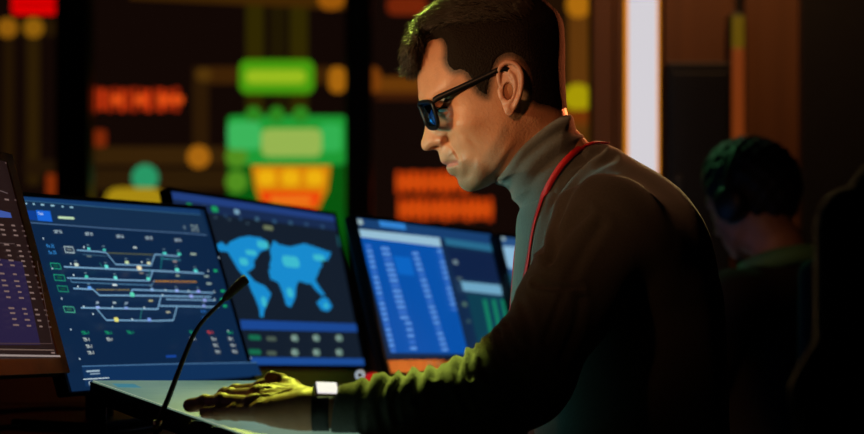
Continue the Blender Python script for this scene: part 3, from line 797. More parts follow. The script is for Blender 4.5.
def build_monitors():
    # ---------------------------------------------------------- track diagram monitor
    t = monitor(P1, 'blue monitor showing a rail track diagram, behind the gooseneck microphone', None, chin=.003, side=.006, top=.006)
    D = Draw(P1)
    bg = emat((13, 37, 68)); w_ = emat((205, 225, 230)); cy = emat((90, 215, 205)); gl = emat((120, 165, 200)); lb = emat((125, 160, 225)); gr = emat((25, 165, 110)); dim = emat((60, 95, 120))
    D.uvpoly(mon_pan(P1, .003, .006, .006), bg)
    def q(*p): return p
    D.poly([(20, 196), (199, 209.5), (202, 219), (22.5, 202)], emat((22, 58, 105)))
    D.poly([(22, 201), (202, 214.5), (208, 234.5), (26.5, 222)], emat((20, 45, 75)))
    D.line([(21.5, 200.5), (110, 208), (200, 215)], .8, emat((50, 95, 130)))
    for x, y, n in ((25.8, 203.7, 2.5), (33.3, 204.3, 3), (42, 205, 5), (52, 205.8, 5.5), (62, 206.8, 3), (71, 207.5, 5)): D.rect(x, y, n, 1.6, emat((150, 195, 215)), .5)
    D.poly([(25, 210.6), (34.6, 211), (36.6, 220.8), (27.2, 219.8)], emat((14, 60, 140)))
    D.poly([(35, 210.3), (49.5, 211.5), (51.8, 222), (37.2, 220.9)], emat((24, 100, 215)))
    D.rect(25.5, 212.5, 1.6, 1.6, w_); D.text(39.8, 213.8, 'Task', 4.0, emat((190, 215, 240)))
    D.rect(65.5, 218.2, 23.5, 2.4, emat((190, 220, 180)), .6)
    D.line([(27, 222.8), (60, 225.2), (110, 228.9), (190, 234), (206, 235.6)], 1.0, emat((75, 105, 140)))
    for x, y in ((57, 232), (88, 234.3), (119, 236.8), (148, 238.4), (177, 240.5)): D.text(x, y, 'SEF 35', 4.4, emat((185, 205, 215)))
    D.rect(183.5, 227.8, 3.4, 4, emat((90, 110, 125))); 
    for i in range(3):
        for j in range(3):
            D.rect(190.5+i*2.6+j*.6, 225.8+j*2.5+i*.2, 2.1, 1.7, emat((175, 195, 190) if (i+j) % 2 == 0 else (120, 145, 150)), .8)
    D.text(49, 246.6, 'Pe 35', 5.0, emat((55, 140, 215))); D.text(51, 253, 'Se 35', 5.0, emat((55, 140, 215)))
    for i, (x0, y0, x1, y1, c) in enumerate(((62.4, 247.2, 73, 253.6, (175, 195, 200)), (48.4, 263.8, 59.5, 269.8, (30, 150, 115)), (51.5, 275.4, 63.6, 281.6, (30, 150, 115)), (55, 286.6, 66.6, 292.8, (30, 135, 105)), (61, 307.4, 73, 313.5, (70, 165, 135)))):
        m = emat(c); ks = (y1-y0)*.27
        D.outline([(x0, y0), (x1-ks, y0+.6), (x1, y1), (x0+ks, y1-.6)], .9, m); D.rect((x0+x1)/2, (y0+y1)/2, 7, 2.2, emat(tuple(int(v*.55) for v in c)), .3)
    D.line([(75, 251.2), (96, 252.6), (103.9, 253.7), (113.4, 265.4), (131, 266), (148.6, 266.6), (152.6, 255.4), (176.7, 257.4)], 1.3, gl)
    D.line([(105, 254), (150.7, 255.8)], .9, emat((95, 100, 65)))
    D.line([(80, 255.6), (104, 257.4)], .7, dim); D.line([(158, 259.5), (178, 261.3)], .9, emat((60, 130, 150)))
    D.line([(61.5, 268), (90, 269.3), (120, 270.6), (155, 272), (201, 274.5)], 1.5, gl)
    D.line([(64.5, 279.2), (100, 280.4), (120, 281.3), (140.6, 281.8), (146.6, 282), (150, 272)], 1.4, gl)
    D.line([(150.2, 282.3), (192, 283.8)], 1.8, emat((215, 150, 30)), dash=1.3)
    D.line([(64.5, 279.5), (66.9, 284.3), (120, 286.4), (147, 287.3), (149.6, 282.4)], .9, emat((80, 125, 160)))
    D.line([(68.7, 290.7), (88, 291.5), (94.6, 297.5), (120, 297.6), (160, 298), (206, 299)], 1.5, gl)
    D.line([(91, 292), (123.6, 292.5)], 1.6, emat((150, 135, 75)), dash=1.4)
    D.line([(124, 299), (126, 292.4), (160, 293.4), (207, 295.4)], 1.5, gl)
    D.line([(74.9, 310.6), (110, 311.2), (151.5, 311.8), (154.6, 300)], 1.5, gl); D.line([(154, 308.6), (185, 309), (212, 309.8)], 1.4, gl)
    D.line([(160, 302), (209, 303)], 1.2, gl)
    D.line([(90, 311.6), (99.8, 323), (125, 323.2), (150, 323.6), (166.7, 323), (170.6, 309.4)], 1.4, gl)
    D.line([(97, 272), (93, 266)], .9, emat((40, 120, 120))); D.line([(135.6, 311), (133.4, 322)], .9, emat((40, 120, 120))); D.line([(156, 256), (154, 272)], 1.6, emat((20, 100, 110)))
    D.line([(143, 272), (142, 281)], 1.0, emat((30, 110, 115)))
    for x, y, wd, hg, c in ((82, 251.8, 5, 2.4, (90, 215, 205)), (97.5, 253.1, 5, 2.4, (70, 190, 180)), (99.5, 269.6, 5.6, 3.6, (100, 225, 215)), (79.3, 279.8, 5, 3, (70, 200, 175)), (108.5, 280.8, 5.5, 3.6, (110, 225, 215)),
                            (141.3, 281.8, 6, 3.2, (90, 220, 195)), (119.8, 265.6, 6, 3, (200, 220, 170)), (141.7, 266.3, 6, 3, (215, 215, 170)), (69, 268.1, 6, 3.4, (200, 215, 200)), (132, 271.3, 7.6, 4.6, (240, 225, 180)),
                            (157.6, 256.3, 6, 2.6, (80, 215, 205)), (172, 257.3, 6, 2.6, (80, 215, 195)), (169.8, 273, 7, 3.4, (100, 225, 205)), (188.4, 274, 6.4, 3.4, (90, 220, 215)), (81.7, 291.2, 6, 3, (100, 160, 235)),
                            (144.4, 293, 5, 3.2, (140, 180, 225)), (169.3, 294, 6, 3.2, (150, 175, 235)), (191, 294.6, 6, 3, (150, 160, 240)), (124.3, 298, 7, 4.6, (90, 215, 180)), (183.6, 299.6, 6, 3.4, (150, 165, 235)), (197, 303.4, 6, 3, (150, 165, 235)),
                            (89.6, 311, 6, 2.6, (150, 175, 235)), (118, 311.6, 6, 2.6, (130, 160, 220)), (108, 323.2, 7, 4.6, (225, 220, 120)), (141, 323.2, 5.6, 3.8, (120, 155, 230)), (196, 309.4, 6, 2.8, (130, 150, 220))):
        D.rect(x, y, wd, hg, emat(c), .8)
        if hg < 3.7: D.rect(x-1, y-3.6, 4.2, 1.2, emat((95, 120, 135)), .4)
    for x, y in ((75.5, 251), (62.2, 267.7), (65, 279), (69.2, 290.5), (75, 310.4), (103.8, 310.9), (135.7, 311.3), (123.6, 323), (157, 293.6), (180, 294.4), (154, 298.6), (199.8, 274.4), (206, 295.2), (206, 303), (133, 266), (84, 318)):
        D.rect(x, y, 2.0, 2.0, w_, 1)
    for x, y, n, c in ((184.8, 257.8, 10, (165, 185, 170)), (198, 280, 8, (150, 170, 165)), (200.4, 287.3, 9, (150, 170, 165)), (80, 255.4+5, 7, (90, 105, 110)), (126, 251.5, 6, (180, 195, 195)), (105.5, 289, 7, (215, 225, 225)), (168.6, 279.5, 6, (150, 165, 150)),
                       (132.4, 277, 7, (120, 115, 110)), (166, 265.4, 7, (150, 130, 130)), (141.5, 304.7, 7, (170, 165, 120)), (159, 316, 7, (165, 165, 145)), (105, 306.8, 5, (170, 185, 190)), (88, 306.5, 4, (150, 165, 180)), (117, 307, 5, (130, 150, 170))):
        D.rect(x, y, n, 1.9, emat(c), .5)
    for x, y in ((206.6, 274.6), (213.8, 294.8), (213, 303.3), (216, 309.8)): D.rect(x, y, 7, 2.6, gr, .6)
    D.text(194, 315, 'Se 35', 4.2, emat((45, 120, 210))); D.text(195.5, 321.4, 'Se 35', 4.2, emat((45, 120, 210)))
    for x, y in ((75, 336.9), (98.4, 336.7), (120.4, 336.4), (182.7, 336.2), (220.4, 336.2)): D.text(x, y, 'TBL-1', 4.6, gr)
    D.text(200.4, 336.2, 'TBL-1', 4.6, emat((220, 70, 60)))
    for x, y in ((76, 343.8), (78.7, 350.6), (80.4, 357), (99.2, 343.6), (183, 343), (204, 342.9), (206, 349.4), (208, 355.7), (220.8, 342.8), (223, 349.3), (224.8, 355.5)): D.text(x, y, 'TR-1', 4.8, emat((205, 215, 210)))
    D.rect(161, 360.5, 17, 2.6, emat((22, 66, 150)), .4)
    D.poly([(71, 371), (150, 368.6), (247, 366.6), (252, 379), (75, 391)], emat((16, 48, 88)))
    D.line([(71.5, 370.8), (150, 368.4), (247, 366.4)], 1.1, emat((70, 110, 150)))
    for x, y in ((32.7, 243.4), (41.6, 273.3), (51, 303.4), (60, 334.2), (68.8, 363.4), (209, 262), (218, 335), (241, 362)): D.rect(x, y, 1.8, 1.8, emat((170, 190, 205)))
    D.rect(82, 375.6, 19, 1.5, emat((160, 185, 200)), .3); D.rect(84, 378.3, 14, 1.3, emat((130, 155, 175)), .3)
    D.line([(72, 384), (98, 382.4)], .8, w_); D.text(84.5, 387.6, 'O I W T', 5.6, w_)
    D.build('screen', t)
    # ---------------------------------------------------------- world map monitor
    t = monitor(P2, 'monitor with a glowing cyan world map, behind the track diagram monitor', None)
    D = Draw(P2); D.uvpoly(mon_pan(P2), emat((20, 30, 44)))
    X3 = lambda x, y: (160+x/4.32, 180+y/4.32); X4 = lambda x, y: (200+x/3.95, 270+y/3.95)
    D.poly([(169, 191.5), (334, 213.5), (336.5, 222), (171, 199)], emat((34, 62, 125)))
    D.poly([(171, 199), (336.5, 222), (339, 231), (174, 208.5)], emat((24, 42, 78)))
    for (x, y, a, b, c) in ((189, 205, 9, 4.5, (25, 130, 75)), (214.4, 209.3, 12, 7, (25, 150, 90)), (236.4, 211.9, 10, 6, (120, 160, 185)), (204, 207, 6, 3, (60, 90, 120)), (256.6, 219.2, 8, 5, (60, 95, 120)), (274, 221.5, 8, 4.5, (45, 80, 115)), (290, 223, 8, 4.5, (50, 85, 115)), (306, 224.5, 8, 4, (45, 75, 110)), (322, 226.8, 8, 4, (45, 75, 110)), (225, 216, 7, 4, (35, 60, 90)), (240, 219, 7, 4, (35, 60, 90))):
        D.rect(x, y, a, b, emat(c), .9)
    D.rect(267.6, 228, 18, 5, emat((110, 120, 90)), .7); D.rect(338, 241, 5, 14, emat((30, 85, 95)), .6)
    mp = emat((24, 138, 205)); mp2 = emat((60, 185, 205))
    NA = [X3(*p) for p in ((235, 285), (262, 268), (285, 285), (300, 268), (340, 250), (380, 243), (430, 250), (462, 268), (458, 300), (430, 312), (416, 335), (402, 352), (406, 375), (388, 392), (370, 398), (382, 425), (360, 418), (335, 388), (310, 345), (290, 312), (255, 308))]
    SA = [X4(*p) for p in ((160, 10), (185, 12), (212, 45), (255, 65), (278, 95), (265, 130), (252, 158), (247, 188), (235, 186), (230, 150), (215, 112), (200, 82), (188, 50))]
    CA = [X4(*p) for p in ((140, -16), (160, -16), (190, 20), (185, 30), (165, 20))]
    EA = [X3(*p) for p in ((472, 300), (488, 262), (512, 280), (560, 290), (620, 275), (680, 295), (736, 315), (722, 348), (692, 345), (697, 375), (668, 400), (667, 440), (640, 450), (600, 438), (560, 440), (520, 425), (475, 432), (478, 395), (470, 370), (478, 340))]
    AF = [X4(*p) for p in ((268, 0), (300, -12), (345, -6), (385, 0), (400, 20), (378, 62), (374, 110), (356, 148), (338, 140), (324, 92), (308, 52), (276, 35))]
    IN = [X4(*p) for p in ((400, -5), (470, -5), (462, 20), (452, 40), (470, 70), (492, 100), (478, 102), (450, 75), (428, 45), (418, 40), (410, 20))]
    AU = [X4(*p) for p in ((458, 130), (480, 108), (500, 112), (520, 145), (504, 164), (478, 160))]
    for pg in (NA, CA, SA, EA, AF, IN, AU): D.poly(pg, mp)
    for (x, y, a, b) in ((243, 262, 16, 9), (262, 245, 22, 9), (290, 262, 34, 14), (318, 258, 24, 8), (263, 302, 9, 12), (289, 293, 12, 12), (325, 306, 8, 6), (250, 253, 20, 6)): D.rect(x, y, a, b, mp2, .9)
    D.poly([X4(155, 198), X4(612, 214), X4(618, 246), X4(160, 236)], emat((26, 70, 145)))
    for y in (270, 327):
        D.rect(*X4(212, y-2), 22, 6, emat((22, 105, 75)), .8); D.rect(*X4(278, y+3), 18, 5, emat((75, 90, 80)), .8)
        for x in (370, 455, 545): D.rect(*X4(x, y), 13, 8, emat((110, 140, 130)), .9); D.rect(*X4(x-8, y+1), 3.5, 3.5, emat((170, 190, 180)), 1)
    D.poly([X4(192, 346), X4(640, 352), X4(644, 378), X4(200, 376)], emat((28, 75, 150)))
    for (x, y) in ((214, 216), (228, 218), (246, 222)): D.rect(x, y+2, 5, 2, emat((60, 80, 95)))
    D.build('screen', t)
    # ---------------------------------------------------------- table monitor
    t = monitor(P3, 'blurred monitor with a bright blue table and an orange-reflecting lower edge, beside the man', None, chin=.030, bezm=M_BLK, back=M_BLK)
    c = mesh('chin_strip', P3.box(0, -P3.h/2+.0155, .0035, (P3.w-.010, .003, .022), .0008), M_ORANGE_REFL, t, smooth=False)
    def ring(cx, cy, r, m, par):
        a0 = P3.uv(cx, cy); o = [P3.pt(a0[0]+r*math.cos(k*math.pi/10), a0[1]+r*math.sin(k*math.pi/10), .0058) for k in range(21)]
        return tube(o, .0010, 6, cap=False)
    mesh('logo', join([ring(427, 366, .0062, None, None), ring(436, 366, .0062, None, None)]), M_WHT, c)
    D = Draw(P3); D.uvpoly(mon_pan(P3, .030), emat((18, 40, 72)))
    D.poly([(356, 216), (490, 234), (494, 247), (360, 227)], emat((24, 62, 110)))
    D.rect(360, 222, 12, 7, emat((150, 175, 180)), .9); D.poly([(378, 220), (404, 223), (406, 230), (380, 226.5)], emat((50, 130, 210)))
    D.poly([(444, 238), (492, 245), (494, 252), (446, 245)], emat((40, 105, 140)))
    D.poly([(357, 229), (439, 238), (441, 247), (359, 237)], emat((150, 190, 212)))
    D.poly([(359, 237), (441, 247), (468, 354), (390.5, 353)], emat((8, 80, 168)))
    D.poly([(393, 256), (410, 258), (414, 276), (398, 274)], emat((12, 100, 195)))
    rw = emat((95, 150, 225)); n = 0
    for (x0, y0, x1, y1, wd) in ((368, 246, 392, 351, 6.5), (384, 249, 403, 318, 10), (414, 254, 443, 350, 8), (438, 252, 452, 310, 7), (406, 324, 411, 349, 8)):
        k = int((y1-y0)/5.2)
        for i in range(k+1):
            a = i/k; D.rect(x0+(x1-x0)*a, y0+(y1-y0)*a, wd*1.9, 3.6, rw if (i*7+n) % 5 else emat((60, 115, 205)), .8)
        n += 1
    D.poly([(445, 250), (490, 255), (497, 282), (452, 278)], emat((16, 34, 70)))
    D.rect(453, 263, 13, 6, emat((110, 130, 140)), .9); D.rect(457, 279.5, 14, 5, emat((70, 90, 100)), .9)
    D.poly([(458, 282), (498, 286), (500.5, 296), (461, 291.5)], emat((110, 165, 195)))
    D.poly([(464, 294), (503, 298), (520, 352), (477, 352)], emat((14, 60, 78)))
    for x in (482, 491, 500): D.poly([(x-2, 300), (x+2, 300.5), (x+10, 340), (x+6, 340)], emat((20, 125, 95)))
    D.rect(462, 305, 11, 6, emat((80, 110, 100)), .9); D.rect(466, 322, 10, 5, emat((50, 80, 90)), .9)
    D.build('screen', t)
    # ---------------------------------------------------------- monitor behind the man's chest
    P4 = Panel([0.0224, 3.209, -0.0633, 1.0538, 0.277, 0.0444, 0.5263], .93, h=.30)
    t0 = P(497, 233, 3.16)-P3.pt(-P3.w/2, P3.h/2); P4.c = P3.c+t0; P4.w = .40; P4.c = P4.c+P4.R[:, 0]*(P4.w-P3.w)/2
    t = monitor(P4, "monitor mostly hidden behind the man's chest, only a pale strip showing", None)
    D = Draw(P4); D.uvpoly(mon_pan(P4), emat((40, 80, 130)))
    D.rect(503, 238, 11, 8, emat((150, 175, 180)), .9); D.poly([(501, 246), (530, 248), (538, 275), (508, 268)], emat((140, 185, 215)))
    D.poly([(506, 274), (540, 276), (550, 330), (520, 328)], emat((30, 90, 110)))
    D.build('screen', t)
    # ---------------------------------------------------------- brown monitor cut by the frame
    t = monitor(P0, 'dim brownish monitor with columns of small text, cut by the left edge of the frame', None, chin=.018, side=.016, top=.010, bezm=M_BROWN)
    D = Draw(P0); D.uvpoly(mon_pan(P0, .018, .016, .010), emat((34, 21, 20)))  # brown base tone carries the orange reflection washing over this screen
    D.poly([(-60, 250), (22, 262), (40, 345), (-60, 345)], emat((38, 30, 62)))
    D.poly([(-60, 205), (-2, 210), (10, 213), (11.5, 218), (-60, 215)], emat((60, 85, 160)))
    D.line([(-60, 186), (0, 191), (7, 193.5)], 1, emat((90, 75, 75))); D.line([(-60, 240), (14, 244)], .8, emat((75, 60, 58)))
    tx = emat((120, 98, 92)); tx2 = emat((80, 62, 58))
    k = 0
    for y in (163, 200, 226, 231, 236, 246, 252, 257, 262, 267, 276, 283, 288, 294, 300, 311, 316, 322, 328):
        sh = (y-163)*.27
        for x, n in ((-28, 9), (-15, 8), (-3, 7), (6, 5)):
            if y < 175 and x < 0: continue
            D.rect(x+sh*.9, y+(x*.06)+(0), n-(k % 3), 1.5, tx if (k % 4) else tx2, .3); k += 1
    D.line([(-60, 350), (50, 351.5)], .9, emat((110, 90, 80))); D.line([(-60, 356), (56, 357.5)], 1.6, emat((150, 135, 130))); D.rect(49, 354.2, 6, 1.6, tx)
    D.line([(33, 262), (48, 345), (-40, 345)], .8, emat((70, 52, 50)))
    D.build('screen', t)
# ================================================================= DISPLAY WALL
class Flat:
    def __init__(s, d): s.d = d; s.h = 200.0/FPX*d; s.n = np.array([0, -1.0, 0])
    def uv(s, px, py): return np.array([(px-432)/FPX*s.d, CAMZ-(py-HOR)/FPX*s.d])
    def pt(s, a, b, off=0): return np.array([a, s.d-D0-off, b])
WD = 8.0
def build_display_wall():
    fl = Flat(WD)
    def bay(x0, x1, label, fn):
        L = (fl.uv(x0, 0)[0]+fl.uv(x1, 0)[0])/2
        t = empty('display_panel', (L, WD-D0, 0), label, 'display', 'display panels of the back wall')
        a = fl.uv(x0, 0)[0]; b = fl.uv(x1, 0)[0]
        mesh('housing', rbox(((a+b)/2, WD-D0+.05, 1.43), (b-a, .09, 2.86), .01), M_BLK, t, smooth=False)
        D = Draw(fl, .0055, .0004); D.uvpoly([(a+.02, .25), (b-.02, .25), (b-.02, 2.8), (a+.02, 2.8)], emat((17, 7, 4), 1, 'wall_display'))
        fn(D); D.build('screen', t)
    E_ = lambda c: emat(c, 1.0, 'wall_display')
    def R4(D, x0, y0, x1, y1, c, rnd=0): D.rect((x0+x1)/2, (y0+y1)/2, x1-x0, y1-y0, E_(c), rnd)
    def A(D):
        R4(D, -60, 20, 58, 36, (36, 22, 4)); R4(D, 4, 28, 14, 200, (34, 20, 4)); R4(D, 27, 30, 40, 185, (42, 27, 5)); R4(D, 25, 160, 56, 175, (34, 20, 6))
        R4(D, 12, -16, 58, 15, (225, 0, 2), .3); R4(D, 14, 3, 56, 6, (150, 0, 0)); R4(D, -2, 18, 18, 38, (140, 88, 12), 1); R4(D, 24, 18, 44, 38, (140, 92, 12), 1)
        R4(D, 47, 174, 56, 196, (130, 45, 8), .5)
    def B(D):
        R4(D, 92, 0, 94, 60, (30, 20, 12))
        R4(D, 246, -80, 264, 64, (46, 38, 2)); R4(D, 270, -80, 286, 64, (30, 22, 3)); R4(D, 290, -80, 308, 64, (46, 38, 2)); R4(D, 246, 90, 264, 120, (44, 37, 2)); R4(D, 272, 90, 286, 120, (30, 24, 3)); R4(D, 290, 90, 308, 120, (44, 37, 2))
        D.poly([(130, -8), (345, -8), (345, 10), (130, -1)], E_((62, 36, 4))); R4(D, 318, -14, 345, 10, (150, 84, 10), .9)
        R4(D, 193, 67, 345, 84, (58, 32, 6)); R4(D, 193, 67, 209, 150, (42, 24, 6)); R4(D, 196, 68, 212, 82, (78, 50, 10), 1); R4(D, 329, 67, 346, 93, (165, 100, 14), .9)
        D.rect(277, 77, 75, 34, E_((70, 150, 14)), .5); R4(D, 246, 70, 306, 84, (150, 185, 30), .8)
        R4(D, 94, 147, 230, 165, (52, 32, 8)); R4(D, 94, 169, 230, 190, (42, 26, 7)); D.rect(199, 157, 23, 23, E_((165, 100, 16)), 1)
        R4(D, 94, 130, 107, 147, (120, 38, 8), .5)
        x = 95
        for i, wd in enumerate((4, 7, 3, 6, 6, 3, 8, 4, 7, 3, 7, 5, 8)):
            R4(D, x, 88+(i % 3), x+wd*.8, 112-(i % 2)*2, (200, 54, 14) if i % 3 else (150, 38, 10), .4); x += wd*1.25
        for xx in (112, 135, 158, 172): R4(D, xx, 96, xx+12, 104, (225, 80, 20), .5)
        R4(D, 228, 117, 347, 330, (8, 84, 14)); R4(D, 228, 116, 347, 165, (30, 150, 50), .25)
        for xx in (254, 277, 301): D.rect(xx, 115, 16, 16, E_((45, 130, 30)), 1)
        for yy in (157, 182): D.rect(237, yy, 22, 22, E_((80, 140, 30)), 1)
        R4(D, 228, 122, 262, 150, (60, 180, 90), .5); R4(D, 320, 124, 342, 152, (50, 175, 80), .5)
        R4(D, 262, 129, 322, 157, (150, 180, 80), .5)
        D.poly([(252, 166), (331, 166), (328, 190), (318, 210), (264, 210), (256, 190)], E_((215, 130, 10)))
        for xx in (258, 282, 306): R4(D, xx, 170, xx+18, 186, (235, 175, 15), .8)
        D.poly([(260, 191), (322, 192), (318, 208), (264, 206)], E_((235, 60, 10))); R4(D, 270, 198, 312, 203, (235, 140, 30), .5)
        D.rect(146, 178, 27, 27, E_((40, 150, 100)), 1); R4(D, 106, 188, 166, 240, (165, 135, 18), .5)
    def C(D):
        R4(D, 376, 77, 450, 94, (100, 54, 8)); R4(D, 376, 92, 450, 100, (60, 26, 6)); D.rect(372, 80, 18, 26, E_((120, 60, 10)), .9)
        D.rect(407, 6, 40, 18, E_((110, 34, 8)), .8)
        for y0, x, n in ((171, 396, 10), (198, 398, 13)):
            for i in range(n):
                R4(D, x+i*7.4, y0+(i % 2), x+i*7.4+5.6, y0+23-(i % 3), (208, 68, 8) if i % 4 else (190, 60, 8), .4)
            R4(D, x, y0+9, x+n*7.3, y0+14, (215, 80, 12), .5)
        R4(D, 545, -60, 566, 330, (30, 15, 4)); R4(D, 568, -80, 589, 330, (92, 52, 12)); D.rect(578, 5, 24, 26, E_((170, 105, 14)), .9)
        R4(D, 563, 84, 592, 112, (165, 150, 6), 1); R4(D, 555, 110, 592, 124, (110, 48, 8)); R4(D, 520, 130, 592, 140, (80, 45, 8)) ; R4(D, 430, 120, 560, 128, (40, 20, 5))
    bay(-130, 62, 'back wall display panel left of the first black pillar, with a red block on top', A)
    bay(88, 349, 'back wall display panel between the two black pillars, with a green block', B)
    bay(368, 596, 'back wall display panel behind the man, with orange letter rows', C)
# ================================================================= ROOM
M_BLK = pmat('black_plastic', (.010, .010, .011), .45, noise=.15, bump=.1)
M_WHT = pmat('white_print', (.75, .75, .72), .5)
M_ORANGE_REFL = pmat('orange_reflection', (.85, .36, .13), .5, noise=.08)  # orange reflection on the monitor chin put into its colour
M_BROWN = pmat('brown_bezel', (.34, .12, .03), .45, noise=.15)  # brown frame, colour pushed towards the orange light it reflects
def struct(name, VF, m): o = mesh(name, VF, m, smooth=False); o['kind'] = 'structure'; return o
def build_room():
    M_fl = pmat('dark_floor', (.03, .026, .024), .5, noise=.3, nscale=4, bump=.1)
    M_wl = pmat('dark_wall', (.035, .026, .020), .8, noise=.2, nscale=3)
    X0, X1, Y0, Y1, ZH = -3.2, 3.2, -3.2, 6.25, 3.0
    struct('floor', rbox(((X0+X1)/2, (Y0+Y1)/2, -.05), (X1-X0, Y1-Y0, .1)), M_fl)
    struct('ceiling', rbox(((X0+X1)/2, (Y0+Y1)/2, ZH+.05), (X1-X0, Y1-Y0, .1)), M_wl)
    struct('wall_back', rbox(((X0+X1)/2, Y1+.05, ZH/2), (X1-X0, .1, ZH)), M_wl)
    struct('wall_front', rbox(((X0+X1)/2, Y0-.05, ZH/2), (X1-X0, .1, ZH)), M_wl)
    struct('wall_left', rbox((X0-.05, (Y0+Y1)/2, ZH/2), (.1, Y1-Y0, ZH)), M_wl)
    struct('wall_right', rbox((X1+.05, (Y0+Y1)/2, ZH/2), (.1, Y1-Y0, ZH)), M_wl)
    # black pillars in front of the display wall
    for i, (a, b) in enumerate(((58, 92), (346, 372))):
        d = 7.55; x0 = (a-432)/FPX*d; x1 = (b-432)/FPX*d
        struct('trim_%d' % (i+1), rbox(((x0+x1)/2, d-D0, ZH/2), (x1-x0, .12, ZH), .008), M_BLK)
    # brown timber partition on the right
    M_wd, nt, b = new_mat('brown_timber')
    tc = nt.nodes.new('ShaderNodeTexCoord'); mp = nt.nodes.new('ShaderNodeMapping'); mp.inputs['Scale'].default_value = (14, 14, .8)
    n = nt.nodes.new('ShaderNodeTexNoise'); n.inputs['Scale'].default_value = 1.5; n.inputs['Detail'].default_value = 8
    nt.links.new(tc.outputs['Object'], mp.inputs['Vector']); nt.links.new(mp.outputs['Vector'], n.inputs['Vector'])
    r = nt.nodes.new('ShaderNodeValToRGB'); r.color_ramp.elements[0].color = (.07, .026, .010, 1); r.color_ramp.elements[1].color = (.22, .09, .030, 1)
    nt.links.new(n.outputs['Fac'], r.inputs['Fac']); nt.links.new(r.outputs['Color'], b.inputs['Base Color']); b.inputs['Roughness'].default_value = .55
    d = 5.05
    def bx(a, b_, d0, dep, m, nm, z0=0.0, z1=ZH):
        x0 = (a-432)/FPX*d0; x1 = (b_-432)/FPX*d0
        return rbox(((x0+x1)/2, d0-D0+dep/2, (z0+z1)/2), (x1-x0, dep, z1-z0), .004)
    seg = [(592, 613), (614.5, 662), (664, 735), (745, 802)]
    struct('trim_3', join([bx(a, b_, d, .05, M_wd, '') for a, b_ in seg]), M_wd)
    struct('trim_4', bx(802, 1500, d-.05, .12, M_BLK, ''), M_BLK)
    struct('trim_5', bx(590, 1500, d+.06, .06, M_BLK, ''), M_BLK)
    # tall light tube
    x0 = (627.5-432)/FPX*4.35; x1 = (656.5-432)/FPX*4.35; xc = (x0+x1)/2; yc = 4.35-D0
    t = empty('light_column', (xc, yc, 0), "tall vertical white light column behind the man's shoulder", 'lamp')
    mesh('tube', rbox((xc, yc, 1.52), (x1-x0, .05, 2.6), .012, seg=3), emat((212, 208, 214), TUBE_K, 'tube_light'), t)
    for s in (-1, 1): mesh('side_glow', rbox((xc+s*((x1-x0)/2+.003), yc, 1.52), (.006, .04, 2.6), .002), emat((225, 135, 20), 1.0, 'amber_glow'), t)  # thin strips added to draw the amber glow beside the tube
    mesh('base', rbox((xc, yc, .02), (.24, .24, .04), .01), M_BLK, t); mesh('end_cap', rbox((xc, yc, .13), (.09, .06, .18), .006), M_BLK, t); mesh('end_cap', rbox((xc, yc, 2.88), (.09, .06, .12), .006), M_BLK, t)
    # slim two-tone strip lamp on the partition
    dd = 4.95; xc = (738-432)/FPX*dd; xw = 11/FPX*dd
    t = empty('strip_lamp', (xc, dd-D0, CAMZ-(150-HOR)/FPX*dd), 'slim dim strip lamp, olive above and orange below, on the brown partition', 'lamp')
    za = CAMZ-(16-HOR)/FPX*dd; zb = CAMZ-(48-HOR)/FPX*dd; zc = CAMZ-(150-HOR)/FPX*dd
    mesh('upper_diffuser', rbox((xc, dd-D0, (za+zb)/2), (xw, .02, za-zb), .003), emat((92, 70, 8), 1, 'olive_lamp'), t)
    mesh('lower_diffuser', rbox((xc, dd-D0, (zb+zc)/2), (xw, .02, zb-zc), .003), emat((112, 48, 14), 1, 'orange_lamp'), t)
    mesh('backing', rbox((xc, dd-D0+.05, (za+zc)/2), (xw+.01, .08, za-zc+.02), .003), M_BLK, t, smooth=False)
    # server cabinet
    t = empty('equipment_cabinet', ((699-432)/FPX*4.9, 4.75-D0, 0), 'tall black equipment cabinet against the brown partition, right of the light column', 'cabinet')
    x0 = (667-432)/FPX*4.7; x1 = (731-432)/FPX*4.7; z1 = CAMZ-(62-HOR)/FPX*4.7
    mesh('body', rbox(((x0+x1)/2, 4.78-D0, z1/2), (x1-x0, .16, z1), .006), M_BLK, t, smooth=False)
    mesh('door', rbox(((x0+x1)/2, 4.69-D0, z1/2), (x1-x0-.02, .012, z1-.06), .003), M_BLK, t, smooth=False)
    mesh('handle', rbox((x0+.03, 4.678-D0, 1.1), (.012, .02, .12), .003), pmat('dull_steel', (.1, .1, .1), .4, metal=1), t)
